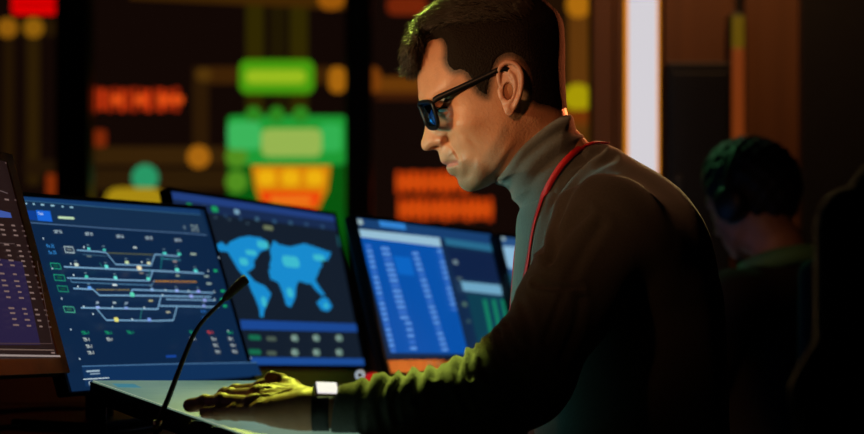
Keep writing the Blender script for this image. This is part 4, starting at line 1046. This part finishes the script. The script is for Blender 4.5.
# ================================================================= DESKS, PANEL, SMALL THINGS
def build_desk():
    M_dk = pmat('dark_desk_laminate', (.030, .016, .010), .42, noise=.3, nscale=8, bump=.05)
    def desk(x0, x1, y0, y1, label):
        t = empty('control_desk', ((x0+x1)/2, (y0+y1)/2, 0), label, 'desk', 'dark control desks')
        mesh('desktop', rbox(((x0+x1)/2, (y0+y1)/2, DESKZ-.0175), (x1-x0, y1-y0, .035), .004), M_dk, t, smooth=False)
        for x in (x0+.04, x1-.04): mesh('side_panel', rbox((x, (y0+y1)/2, (DESKZ-.035)/2), (.03, y1-y0-.06, DESKZ-.035), .002), M_BLK, t, smooth=False)
        mesh('modesty_panel', rbox(((x0+x1)/2, y1-.05, (DESKZ-.035)/2+.1), (x1-x0-.1, .02, DESKZ-.235), .002), M_BLK, t, smooth=False)
    desk(-1.5, .02, -.62, .655, 'dark laminate control desk under the lit panel and the microphone')
    desk(-1.15, .36, .67, 1.50, 'dark laminate control desk behind, carrying the world map and table monitors')
    # lit pale panel under the hand: top z = .75+.05*(d-1.66)
    zt = lambda d: .75+.05*(d-1.66)-.0015
    A = np.array([-.4244, 2.085-D0]); B = np.array([-.203, 2.085-D0]); C = A+(np.array([.242, -.445]))*1.30; Dv = np.array([-.028, C[1]])
    th = .024
    def slab(pts, top, bot):
        V = [(p[0], p[1], zt(p[1]+D0)+top) for p in pts]+[(p[0], p[1], zt(p[1]+D0)+bot) for p in pts]; n = len(pts)
        return np.array(V), [tuple(range(n)), tuple(reversed(range(n, 2*n)))]+[(i, i+n, (i+1) % n+n, (i+1) % n) for i in range(n)]
    t = empty('touch_console', ((A[0]+C[0])/2, (A[1]+C[1])/2, DESKZ), "pale glowing grey-green touch console with a black edge, under the man's hand", 'console')
    cen = (A+B+C+Dv)/4
    loop = [C, Dv, B, A]
    mesh('casing', slab(loop, -.0006, -th), M_BLK, t, smooth=False)
    ins = [cen+(p-cen)*np.array([.985, .992]) for p in loop]
    D_surf, nt, b = new_mat('pale_console_surface')
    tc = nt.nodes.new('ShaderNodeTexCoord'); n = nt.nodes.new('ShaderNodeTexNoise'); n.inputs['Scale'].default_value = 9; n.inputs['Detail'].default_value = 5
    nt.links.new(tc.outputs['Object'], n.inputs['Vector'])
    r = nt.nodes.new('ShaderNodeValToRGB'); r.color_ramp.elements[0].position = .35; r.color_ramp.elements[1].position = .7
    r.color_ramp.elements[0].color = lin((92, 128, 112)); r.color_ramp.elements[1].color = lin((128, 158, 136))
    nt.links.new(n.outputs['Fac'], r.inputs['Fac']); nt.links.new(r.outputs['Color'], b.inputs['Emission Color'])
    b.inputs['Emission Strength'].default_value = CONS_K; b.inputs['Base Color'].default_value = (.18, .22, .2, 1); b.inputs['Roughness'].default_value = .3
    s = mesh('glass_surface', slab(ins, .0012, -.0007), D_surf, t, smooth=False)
    class CP:
        h = .24; n = np.array([0, 0, 1.0])
        def uv(s, px, py):
            # plane z = zt(d)
            k = (py-HOR)/FPX; d = (CAMZ-.75+.05*1.66+.0003)/(k+.05); return np.array([(px-432)/FPX*d, d-D0])
        def pt(s, a, b_, off=0): return np.array([a, b_, zt(b_+D0)+.0012+off])
    D = Draw(CP(), .0001, .00004)
    D.poly([(112, 383.6), (134, 384), (142, 387.8), (118, 387.4)], emat((60, 120, 135)))
    for (x, y, x2) in ((150, 384, 240), (160, 388.5, 215), (142, 393, 178), (150, 399, 172), (192, 421, 236), (212, 427, 262)): D.line([(x, y), (x2, y+.5)], .9, emat((84, 118, 104)))
    D.line([(93, 380.9), (160, 404.6), (200, 418.6), (246, 434.8)], .8, emat((190, 190, 165)))
    D.build('markings', t)
    for p, q in ((A, .06), (B, .05), (C, .1), (Dv, .1)):
        c = p+(cen-p)*q*1.2; z = zt(c[1]+D0)-th
        mesh('foot', lathe([(0, z-DESKZ), (.008, z-DESKZ), (.009, 0), (0, 0)][::-1], (c[0], c[1], DESKZ), 14), M_BLK, t)
    # gooseneck microphone
    d = 1.80
    pts = [(154.5, 440), (160, 418), (168, 399), (176.8, 376), (185.7, 353), (193.3, 335.6), (203.4, 320.4), (223.7, 300)]
    g = catmull([P(x, y, d) for x, y in pts], 8)
    b0 = P(155, 440, d)
    t = empty('gooseneck_microphone', (b0[0], b0[1], DESKZ), 'thin black gooseneck microphone standing in front of the track diagram monitor', 'microphone')
    M_mic = pmat('black_satin_metal', (.012, .012, .012), .28, bump=.1)
    g2 = np.vstack([[b0[0], b0[1], DESKZ+.012], g])
    mesh('gooseneck', tube(g2, np.linspace(.0034, .0021, len(g2)), 12), M_mic, t)
    q = P(157.2, 426, d); mesh('ferrule', tube([q-[0, 0, .006], q+[.0006, 0, .006]], .0052, 14), pmat('satin_brass', (.55, .42, .2), .3, metal=1), t)
    h = catmull([P(223.7, 300, d), P(229, 294.5, d), P(237, 286.8, d), P(244, 280.5, d), P(247, 278.2, d)], 5)
    rr = np.interp(np.linspace(0, 1, len(h)), [0, .15, .5, .85, .95, 1], [.0022, .0042, .0052, .0052, .0045, .0012])
    mesh('capsule', tube(h, rr, 16), pmat('black_mesh_grille', (.010, .010, .010), .35, bump=1.0, bscale=900), t)
    mesh('base', lathe([(0, 0), (.034, 0), (.036, .006), (.032, .013), (.012, .016), (.008, .024), (0, .025)], (b0[0], b0[1], DESKZ), 32), M_mic, t)
    # emergency button box
    c = P(367, 380, 2.78); zt0 = P(367, 383, 2.78)[2]
    t = empty('button_box', (c[0], c[1], DESKZ), 'small black button box with a ringed knob and a red cap, on the rear desk', 'control box')
    mesh('housing', rbox((c[0], c[1]+.02, (DESKZ+zt0)/2), (.052, .04, zt0-DESKZ), .003), M_BLK, t, smooth=False)
    k = P(360, 375, 2.75); Rf = Rx(math.pi/2)
    kn = mesh('knob', lathe([(0, 0), (.0095, 0), (.0095, .012), (.0085, .014), (0, .014)], (k[0], k[1]+.012, k[2]), 24, Rf), pmat('dull_grey_knob', (.16, .17, .18), .5), t)
    a = [k+np.array([.0062*math.cos(j*math.pi/10), -.0025, .0062*math.sin(j*math.pi/10)]) for j in range(21)]
    mesh('ring', tube(a, .0014, 6, cap=False), emat((190, 205, 215), 1.0, 'ring_light'), kn)
    q = P(373, 379, 2.78)
    mesh('red_cap', lathe([(0, -.010), (.010, -.010), (.0145, -.004), (.0145, .002), (.010, .007), (0, .009)], (q[0], q[1]+.01, q[2]+.001), 24), emat((190, 22, 18), .9, 'red_button'), t)
    # cables on the desk
    M_cb = pmat('dark_cable', (.035, .022, .014), .35)
    for i, (pp, lab) in enumerate(((((-20, 412), (40, 408), (75, 407.5), (105, 410), (138, 417), (160, 425)), 'dark cable lying along the desk below the brown monitor, nearest the monitor'),
                      (((-20, 428), (45, 424), (80, 428), (120, 432), (170, 424)), 'dark cable lying on the desk, nearer the viewer than its twin'))):
        V = []
        for x, y in pp:
            dd = (CAMZ-DESKZ-.004)/((y-HOR)/FPX); V.append(P(x, y, dd))
        V = np.array(V); V[:, 2] = DESKZ+.0032
        tag(mesh('cable', tube(catmull(V, 8), .003, 8), M_cb), lab, 'cable')
# ================================================================= WORN THINGS
def build_worn(man, sw, colr):
    # ---- spectacles
    M_fr = pmat('black_acetate', (.005, .005, .006), .40, spec=.25)
    M_ln, nt, b = new_mat('coated_lens')
    out = nt.nodes['Material Output']; tr = nt.nodes.new('ShaderNodeBsdfTransparent'); tr.inputs[0].default_value = (.80, .88, .95, 1)
    gl = nt.nodes.new('ShaderNodeBsdfGlossy'); gl.inputs['Color'].default_value = (.45, .75, 1, 1); gl.inputs['Roughness'].default_value = .06
    mx = nt.nodes.new('ShaderNodeMixShader'); fr = nt.nodes.new('ShaderNodeFresnel'); fr.inputs['IOR'].default_value = 2.2
    nt.links.new(fr.outputs[0], mx.inputs[0]); nt.links.new(tr.outputs[0], mx.inputs[1]); nt.links.new(gl.outputs[0], mx.inputs[2]); nt.links.new(mx.outputs[0], out.inputs['Surface'])
    def W(u, v, w, sg=-1):
        a = fx(u, v, w); return H2W([(a[0], a[1], sg*w)])[0]
    c0 = W(424, 108, 0)
    t = empty('spectacles', c0, 'black rectangular-framed spectacles with blue-tinted lenses on the man\'s face', 'spectacles')
    def u_front(w, v): return 418.8+(w/52.0)**1.5*13.5+(v-105)*.36
    rimparts = []
    for sg in (-1, 1):
        lp = []
        for (w, v) in ((9, 104), (20, 102.2), (36, 101.6), (48, 101.8), (53, 104), (53.5, 110), (52, 118), (48, 124.5), (40, 128), (26, 128.4), (15, 127), (9.5, 122), (7.5, 112)):
            lp.append((u_front(w, v), v, w))
        lpw = catmull([W(*q, sg) for q in lp], 5, True)
        lpw2 = np.vstack([lpw, lpw[:2]])
        rr = mesh('rim', tube(lpw2, .0025, 8, cap=False), M_fr, t)
        cc = lpw.mean(0); n = len(lpw); V = np.vstack([lpw, cc[None]]); Vb = V+np.array([.0012, 0, 0])
        F = [(i, (i+1) % n, n) for i in range(n)]+[(n+1+(i+1) % n, n+1+i, 2*n+1) for i in range(n)]+[((i+1) % n, i, n+1+i, n+1+(i+1) % n) for i in range(n)]
        mesh('lens', (np.vstack([V, Vb]), F), M_ln, t)
        arm = [(432.5, 101.5, 53), (438, 97.8, 55), (450, 92.3, 57), (470, 83.2, 60.5), (488, 75, 63), (497, 70.5, 64.5), (506, 69, 65), (516, 76, 64), (521, 88, 61)]
        pa = catmull([W(*q, sg) for q in arm], 6)
        # flat temple: box section
        V = []; F = []
        for i, p in enumerate(pa):
            hh = .0042-.0012*min(1, i/(len(pa)*.75)); 
            V += [p+np.array([0, .0012*sg, hh]), p+np.array([0, -.0012*sg, hh]), p+np.array([0, -.0012*sg, -hh]), p+np.array([0, .0012*sg, -hh])]
        for i in range(len(pa)-1):
            for k in range(4): F.append((4*i+k, 4*i+(k+1) % 4, 4*i+4+(k+1) % 4, 4*i+4+k))
        F += [(3, 2, 1, 0), tuple(range(4*len(pa)-4, 4*len(pa)))]
        mesh('temple', (np.array(V), F), M_fr, t)
    br = catmull([W(u_front(9, 108), 107, 8, -1), W(418.6, 105.5, 0, -1), W(u_front(9, 108), 107, 8, 1)], 6)
    mesh('bridge', tube(br, .0019, 8), M_fr, t)
    # ---- lanyard, laid on the cloth by ray casting
    dg = bpy.context.evaluated_depsgraph_get()
    trees = []
    for o in (sw, colr):
        me = o.data; V = [Vector(v.co)+Vector(ORG[o.name]) for v in me.vertices]; trees.append(BVHTree.FromPolygons(V, [tuple(p.vertices) for p in me.polygons]))
    def hit(px, py):
        d = Vector(((px-432)/FPX, 1, -(py-HOR)/FPX)).normalized(); best = None
        for tr in trees:
            h = tr.ray_cast(Vector(CAM), d)
            if h[0] is not None and (best is None or h[3] < best[1]): best = (h[0], h[3], h[1])
        return best
    M_red = pmat('red_ribbon', (.62, .012, .018), .6, bump=.3, bscale=500)
    lp = catmull([(585.5, 147), (577, 150.5), (566.5, 160), (559, 168.5), (551, 181), (545, 194), (540.5, 208), (536, 222), (533, 236), (531, 250), (528.6, 264), (526, 278), (523.5, 292), (522.5, 299)], 5)
    def ribbon(pts, w0, nn):
        V = []; F = []
        T = np.gradient(pts, axis=0)
        for p, tt, n_ in zip(pts, T, nn):
            s = np.cross(tt, n_); s /= np.linalg.norm(s)+1e-9
            for a, b in ((-1, .0006), (1, .0006), (1, -.0006), (-1, -.0006)): V.append(p+s*w0*a+n_*(b+.0022))
        for i in range(len(pts)-1):
            for k in range(4): F.append((4*i+k, 4*i+4+k, 4*i+4+(k+1) % 4, 4*i+(k+1) % 4))
        F += [(0, 1, 2, 3), tuple(reversed(range(4*len(pts)-4, 4*len(pts))))]
        return np.array(V), F
    pts = []; nn = []
    for x, y in lp:
        b = hit(x, y)
        if b and (y < 205 or (b[0][1] > -.135 and b[0][1] > pts[-1][1]-.006)): pts.append(np.array(b[0])); nn.append(np.array(b[2]))
        elif len(pts): pts.append(P(x, y, pts[-1][1]+D0+.0008)); nn.append(nn[-1])
    pts = np.array(pts); nn = np.array(nn)
    for _ in range(3): pts[1:-1] = (pts[:-2]+2*pts[1:-1]+pts[2:])/4; nn[1:-1] = (nn[:-2]+2*nn[1:-1]+nn[2:])/4
    nn /= np.linalg.norm(nn, axis=1)[:, None]
    t = empty('lanyard', pts[0], "red ribbon lanyard around the man's turtleneck collar, running down his chest", 'lanyard')
    mesh('strap', ribbon(pts, .0037, nn), M_red, t)
    # neck loop and far strap
    m = pts[:32].copy(); m[:, 1] *= -1; mn = nn[:32].copy(); mn[:, 1] *= -1
    pk = [pts[0]]; 
    a0 = pts[0]; back = np.array([a0[0]+.012, 0, a0[2]+.004])
    mesh('strap', ribbon(m[::-1], .0037, mn[::-1]), M_red, t)
    bp = []; bn = []
    for k in range(1, 24):
        yy = a0[1]*(1-2*k/24); g = Vector((a0[0]+.030*(1-(yy/a0[1])**2), yy, a0[2]+.012))
        best = None
        for tr in trees:
            h = tr.find_nearest(g)
            if best is None or h[3] < best[3]: best = h
        bp.append(np.array(best[0])); bn.append(np.array(best[1]))
    bp = np.vstack([[pts[0]], bp, [m[0]]]); bn = np.vstack([[nn[0]], bn, [mn[0]]])
    for _ in range(4): bp[1:-1] = (bp[:-2]+2*bp[1:-1]+bp[2:])/4; bn[1:-1] = (bn[:-2]+2*bn[1:-1]+bn[2:])/4
    bn /= np.linalg.norm(bn, axis=1)[:, None]
    mesh('neck_loop', ribbon(bp, .0035, bn), M_red, t)
    fp = catmull([P(525.5, 222, 2.06), P(519.5, 238, 2.06), P(516.5, 256, 2.06), P(514.6, 280, 2.06), P(513, 300, 2.06), P(511.5, 325, 2.06), P(512, 350, 2.07)], 5)
    fn = np.array([[-.75, -.66, 0]]*len(fp)); mesh('hanging_strap', ribbon(fp, .0022, fn), M_red, t)
    # ---- wristwatch
    a = P(316, 409, 1.677); b = P(334, 409.5, 1.68); ax = (b-a)/np.linalg.norm(b-a); c = (a+b)/2
    t = empty('wristwatch', c-np.array([0, 0, .02]), 'square wristwatch with a white reflecting face and black band on the left wrist', 'watch')
    M_band = pmat('black_rubber', (.008, .008, .009), .55); M_gold = pmat('pale_gold_case', (.85, .62, .35), .25, metal=1)
    up = np.array([0, -.42, .90]); up = up-ax*(up@ax); up /= np.linalg.norm(up); sd = np.cross(ax, up)
    V = []; F = []; n = 40
    cb = (P(322, 410, 1.665)+P(322, 409.5, 1.69))/2; L = .0085
    for k in range(n):
        th = 2*math.pi*k/n; ry, rz = .0320, .0212
        o = np.array([0, ry*math.cos(th), rz*math.sin(th)])
        for (s, e) in ((-L, 0), (L, 0), (L, .0022), (-L, .0022)): V.append(cb+np.array([s, 0, 0])+o*(1+e/.026))
    for k in range(n):
        k2 = (k+1) % n
        for j in range(4): F.append((4*k+j, 4*k+(j+1) % 4, 4*k2+(j+1) % 4, 4*k2+j))
    mesh('band', (np.array(V), F), M_band, t)
    Rm = np.stack([ax, -sd if sd[1] < 0 else sd, up], 1)
    wc = P(326.5, 393.8, 1.664)+up*.0025
    cs = mesh('case', rbox(wc, (.0245, .026, .0085), .0035, Rm, 3), M_gold, t)
    mesh('display', rbox(wc+up*.0042, (.0205, .0220, .0016), .0007, Rm), emat((232, 226, 232), 1.0, 'watch_reflection'), cs, smooth=False)  # white reflection on the watch glass drawn as emission
    mesh('crown', lathe([(0, -.002), (.003, -.002), (.003, .002), (0, .002)], wc+ax*.0132, 16, np.stack([up, np.cross(ax, up), ax], 1)), M_gold, cs)
# ================================================================= CHAIRS, SECOND PERSON
def office_chair(x, y, yaw, seat, backz, label, bw=.46):
    t = empty('office_chair', (x, y, 0), label, 'chair', 'black office chairs')
    R = Rz(yaw); o = np.array([x, y, 0.0])
    M_f = pmat('black_upholstery', (.010, .010, .011), .85, bump=.3, bscale=300)
    def B(c, s, bv, m, nm, par=t): return mesh(nm, rbox(R@np.array(c, float)+o, s, bv, R, 4), m, par)
    B((0, 0, seat-.04), (.48, .46, .08), .03, M_f, 'seat')
    # backrest, gently curved
    V, F = rbox((0, 0, 0), (bw, .06, backz-seat-.12), .028, None, 4)
    bm = bmesh.new(); 
    V = V+np.array([0, .24, (backz+seat+.12)/2]); V[:, 1] += -.35*V[:, 0]**2; V = V@R.T+o
    bm.free(); mesh('backrest', (V, F), M_f, t)
    mesh('back_support', tube([R@np.array((0, .18, seat-.07))+o, R@np.array((0, .30, seat-.05))+o, R@np.array((0, .29, seat+.25))+o], .018, 10), M_BLK, t)
    mesh('gas_lift', tube([o+[0, 0, .09], o+[0, 0, seat-.08]], .025, 14), M_BLK, t)
    for k in range(5):
        a = yaw+k*2*math.pi/5+.3; e = o+np.array([.28*math.cos(a), .28*math.sin(a), 0])
        lg = mesh('leg', tube([o+[0, 0, .10], (o+e)/2+[0, 0, .09], e+[0, 0, .065]], [.02, .018, .014], 8), M_BLK, t)
        mesh('castor', uvsphere(e+[0, 0, .028], .027, 12, 8)[0:2], M_BLK, lg)
    return t
def build_second():
    # seated person seen from behind, facing away and to the left
    d = 3.45; yaw = math.radians(-48)
    hv, hq = head_mesh(1.6); ev, eq = ear_mesh(1.1)
    ev2 = ev*np.array([1, 1, -1]); eq2 = eq[:, ::-1]
    V, F = join([(H2W(hv), hq), (H2W(ev), eq), (H2W(ev2), eq2)])
    piv = np.array([(510-432)*S0, 0, CAMZ-(90-HOR)*S0]); tgt = P(757, 200, d)
    R = Rz(yaw)
    def T(V): return (V-piv)@R.T*.98+tgt
    HV = T(V)
    # trunk, built in local frame facing -x then turned with the head
    fwd = R@np.array([-1.0, 0, 0]); lat = R@np.array([0, 1.0, 0])
    nk = T(np.array([[ (560-432)*S0, 0, CAMZ-(180-HOR)*S0 ]]))[0]
    zc = nk[2]
    G, lo = grid((nk[0]-.40, nk[1]-.45, .40), (nk[0]+.42, nk[1]+.45, zc+.02), .012)
    hip = np.array([nk[0], nk[1], .56])-fwd*.02
    def trunk(sh):
        F_ = smin(cap(G, nk+[0, 0, -.22], hip, .135-sh, .15-sh), smin(cap(G, nk-lat*.15+[0, 0, -.10], nk+lat*.15+[0, 0, -.10], .068-sh, .068-sh), cap(G, nk+[0, 0, -.01], nk+[0, 0, -.12], .058-sh, .085-sh), .05), .07)
        for s in (-1, 1):
            shd = nk+lat*.175*s+[0, 0, -.115]; el = shd+fwd*.10+lat*.05*s+[0, 0, -.27]; wr = el+fwd*.22-lat*.06*s+[0, 0, .03]
            F_ = smin(F_, cap(G, shd, el, .058-sh, .048-sh), .03); F_ = smin(F_, cap(G, el, wr, .046-sh, .030-sh), .02)
            if sh > 0: F_ = smin(F_, ell(G, wr+fwd*.05, (.03, .03, .018)), .02)
        return F_
    F1 = trunk(.014); tv, tq = snet(F1.astype(np.float32), lo, .012)
    M_sk = pmat('dim_skin', (.42, .23, .15), .5, noise=.1)
    Vp, Fp = join([(HV, F), (tv, tq)])
    man = mesh('person', (Vp, Fp), M_sk, org=(nk[0], nk[1], 0))
    tag(man, 'seated person in a dark top wearing headphones, seen from behind in the dim background', 'person')
    F2 = trunk(0.0); F2 = np.maximum(F2, G[2]-(zc-.018)+0*F2); v2, q2 = snet(F2.astype(np.float32), lo, .012)
    mesh('jacket', (v2, q2), pmat('black_jacket', (.012, .013, .013), .9), man)
    M_gs = pmat('green_collar_cloth', (.10, .30, .13), .8, bump=.2)
    lp = []
    for k in range(25):
        a = 2*math.pi*k/24; lp.append(nk+lat*math.cos(a)*.068+fwd*math.sin(a)*.07+np.array([0, 0, -.022-.02*math.sin(a)]))
    mesh('collar', tube(np.array(lp), .020, 10, cap=False), M_gs, man)
    # legs
    G, lo = grid((nk[0]-.55, nk[1]-.30, .01), (nk[0]+.35, nk[1]+.65, .68), .014)
    Fl = None
    for s in (-1, 1):
        hp = hip+lat*.09*s+[0, 0, -.03]; kn = hp+fwd*.40+lat*.02*s; kn[2] = .52; an = kn+fwd*.04; an[2] = .09; toe = an+fwd*.16; toe[2] = .045
        g = smin(smin(cap(G, hp, kn, .088, .062), cap(G, kn, an, .058, .045), .02), cap(G, an+[0, 0, -.035], toe, .042, .036), .02); Fl = g if Fl is None else smin(Fl, g, .02)
    v3, q3 = snet(np.maximum(Fl, .012-G[2]+0*Fl).astype(np.float32), lo, .014); mesh('trousers', (v3, q3), pmat('dark_denim', (.012, .014, .02), .9), man)
    # hair: fuller cap over the skull
    G, lo = grid(tgt-np.array([.14, .14, .14]), tgt+np.array([.14, .14, .15]), .006)
    c = T(np.array([[(498-432)*S0, 0, CAMZ-(62-HOR)*S0]]))[0]
    RR = R@Ry(.25); Fh = ell(G, c, (.112, .088, .098), RR)
    fc = T(np.array([[(438-432)*S0, 0, CAMZ-(108-HOR)*S0]]))[0]
    Fh = smax(Fh, -ell(G, fc+fwd*.02+[0, 0, -.02], (.085, .085, .085)), .015)
    vh, qh = snet(Fh.astype(np.float32), lo, .006)
    N = vnormals(vh, qh); vh = vh+N*(.003*np.sin(vh[:, :1]*180)*np.sin(vh[:, 2:3]*150+vh[:, 1:2]*120))
    mesh('hair', (vh, qh), pmat('black_hair', (.010, .008, .007), .6, bump=.8, bscale=260), man)
    # headphones
    t = empty('headphones', T(np.array([[(505-432)*S0, 0, CAMZ-(95-HOR)*S0]]))[0], 'black over-ear headphones on the head of the person in the background', 'headphones')
    ec = np.array([(508-432)*S0, 0, CAMZ-(98-HOR)*S0])
    arc = []
    for k in range(21):
        a = math.pi*k/20; arc.append([ec[0]-.004, -.094*math.cos(a), ec[2]+.01+.128*math.sin(a)])
    mesh('headband', tube(T(np.array(arc)), .009, 10), M_BLK, t)
    for s in (-1, 1):
        p = T(np.array([[ec[0], s*.086, ec[2]]]))[0]
        V_, F_ = lathe([(0, -.018), (.032, -.018), (.038, -.008), (.038, .008), (.030, .017), (0, .018)], (0, 0, 0), 28, Rx(math.pi/2))
        mesh('ear_cup', (V_@R.T+p, F_), M_BLK, t)
    hpx = hip-fwd*0.02
    office_chair(hpx[0]-fwd[0]*.0+.0, hpx[1]-.0, math.atan2(fwd[1], fwd[0])-math.pi/2+math.pi, .47, 0, 'x') if False else None
    ch = office_chair(hpx[0]+fwd[0]*.04, hpx[1]+fwd[1]*.04, math.pi+math.atan2(fwd[1], fwd[0])-math.pi/2, .455, .925, 'black office chair carrying the person with headphones')

def build_foreground():
    cx, cy = .50, -1.09
    office_chair(cx, cy, math.pi*0, .46, .97, 'black office chair under the dark coat in the right foreground')
    G, lo = grid((.18, -1.02, .30), (.86, -.68, 1.04), .0075)
    def L(a, b, ra, rb): return cap(G, a, b, ra, rb)
    y = -.85
    F = smin(L((.335, y, .945), (.66, y, .95), .045, .045), L((.30, y, .72), (.70, y, .72), .070, .070), .12)
    F = smin(F, L((.27, y-.01, .42), (.72, y-.01, .42), .072, .072), .20)
    F = smin(F, L((.325, y-.03, .93), (.255, y-.04, .55), .045, .038), .03)
    V, Q = snet(F.astype(np.float32), lo, .0075); N = vnormals(V, Q)
    ph = V[:, 0]*70+V[:, 2]*16+1.5*np.sin(V[:, 2]*9)
    V = V+N*((.009*np.sin(ph)+.004*np.sin(ph*2.3+1))*np.clip((1.0-V[:, 2])/.08, .2, 1))[:, None]
    o = mesh('coat', (V, Q), pmat('brown_grey_wool', (.040, .031, .030), .95, spec=.05, noise=.2, nscale=90, bump=.4, bscale=400)); tag(o, 'dark brown-grey coat draped over the chair back in the right foreground', 'coat')
# ================================================================= LIGHTS, CAMERA
def area(name, loc, tgt, size, power, col, spread=None, shape='RECTANGLE', sy=None):
    L = bpy.data.lights.new(name, 'AREA'); L.energy = power; L.color = col; L.shape = shape; L.size = size; L.size_y = sy or size
    if spread: L.spread = math.radians(spread)
    o = bpy.data.objects.new(name, L); COL.objects.link(o); o.location = loc
    o.rotation_euler = (Vector(tgt)-Vector(loc)).to_track_quat('-Z', 'Y').to_euler(); return o
def spot(name, loc, tgt, power, col, ang=40, blend=.6, rad=.1):
    L = bpy.data.lights.new(name, 'SPOT'); L.energy = power; L.color = col; L.spot_size = math.radians(ang); L.spot_blend = blend; L.shadow_soft_size = rad
    o = bpy.data.objects.new(name, L); COL.objects.link(o); o.location = loc
    o.rotation_euler = (Vector(tgt)-Vector(loc)).to_track_quat('-Z', 'Y').to_euler(); return o
build_room(); build_display_wall(); build_desk(); build_monitors()
man, sw, colr = build_person()
build_worn(man, sw, colr)
build_second()
office_chair(.30, .0, -math.pi/2, .425, .74, "low black office chair the man in the turtleneck sits on")
build_foreground()
LIGHTS()
w = bpy.data.worlds.new('World'); SC.world = w; w.use_nodes = True
w.node_tree.nodes['Background'].inputs[0].default_value = (.004, .003, .003, 1); w.node_tree.nodes['Background'].inputs[1].default_value = 1.0
cam = bpy.data.cameras.new('camera'); co = bpy.data.objects.new('camera', cam); COL.objects.link(co)
co.location = CAM; co.rotation_euler = (math.pi/2, 0, 0); cam.sensor_width = 36; cam.lens = FPX*36/864
cam.shift_y = (HOR-217)/864; cam.clip_start = .05
cam.dof.use_dof = True; cam.dof.focus_distance = 1.94; cam.dof.aperture_fstop = 4.0
SC.camera = co
SC.view_settings.view_transform = 'Standard'; SC.view_settings.look = 'None'; SC.view_settings.exposure = 0; SC.view_settings.gamma = 1
SC.view_settings.use_curve_mapping = False
SC.cycles.use_denoising = True; SC.cycles.max_bounces = 6; SC.cycles.sample_clamp_indirect = 4
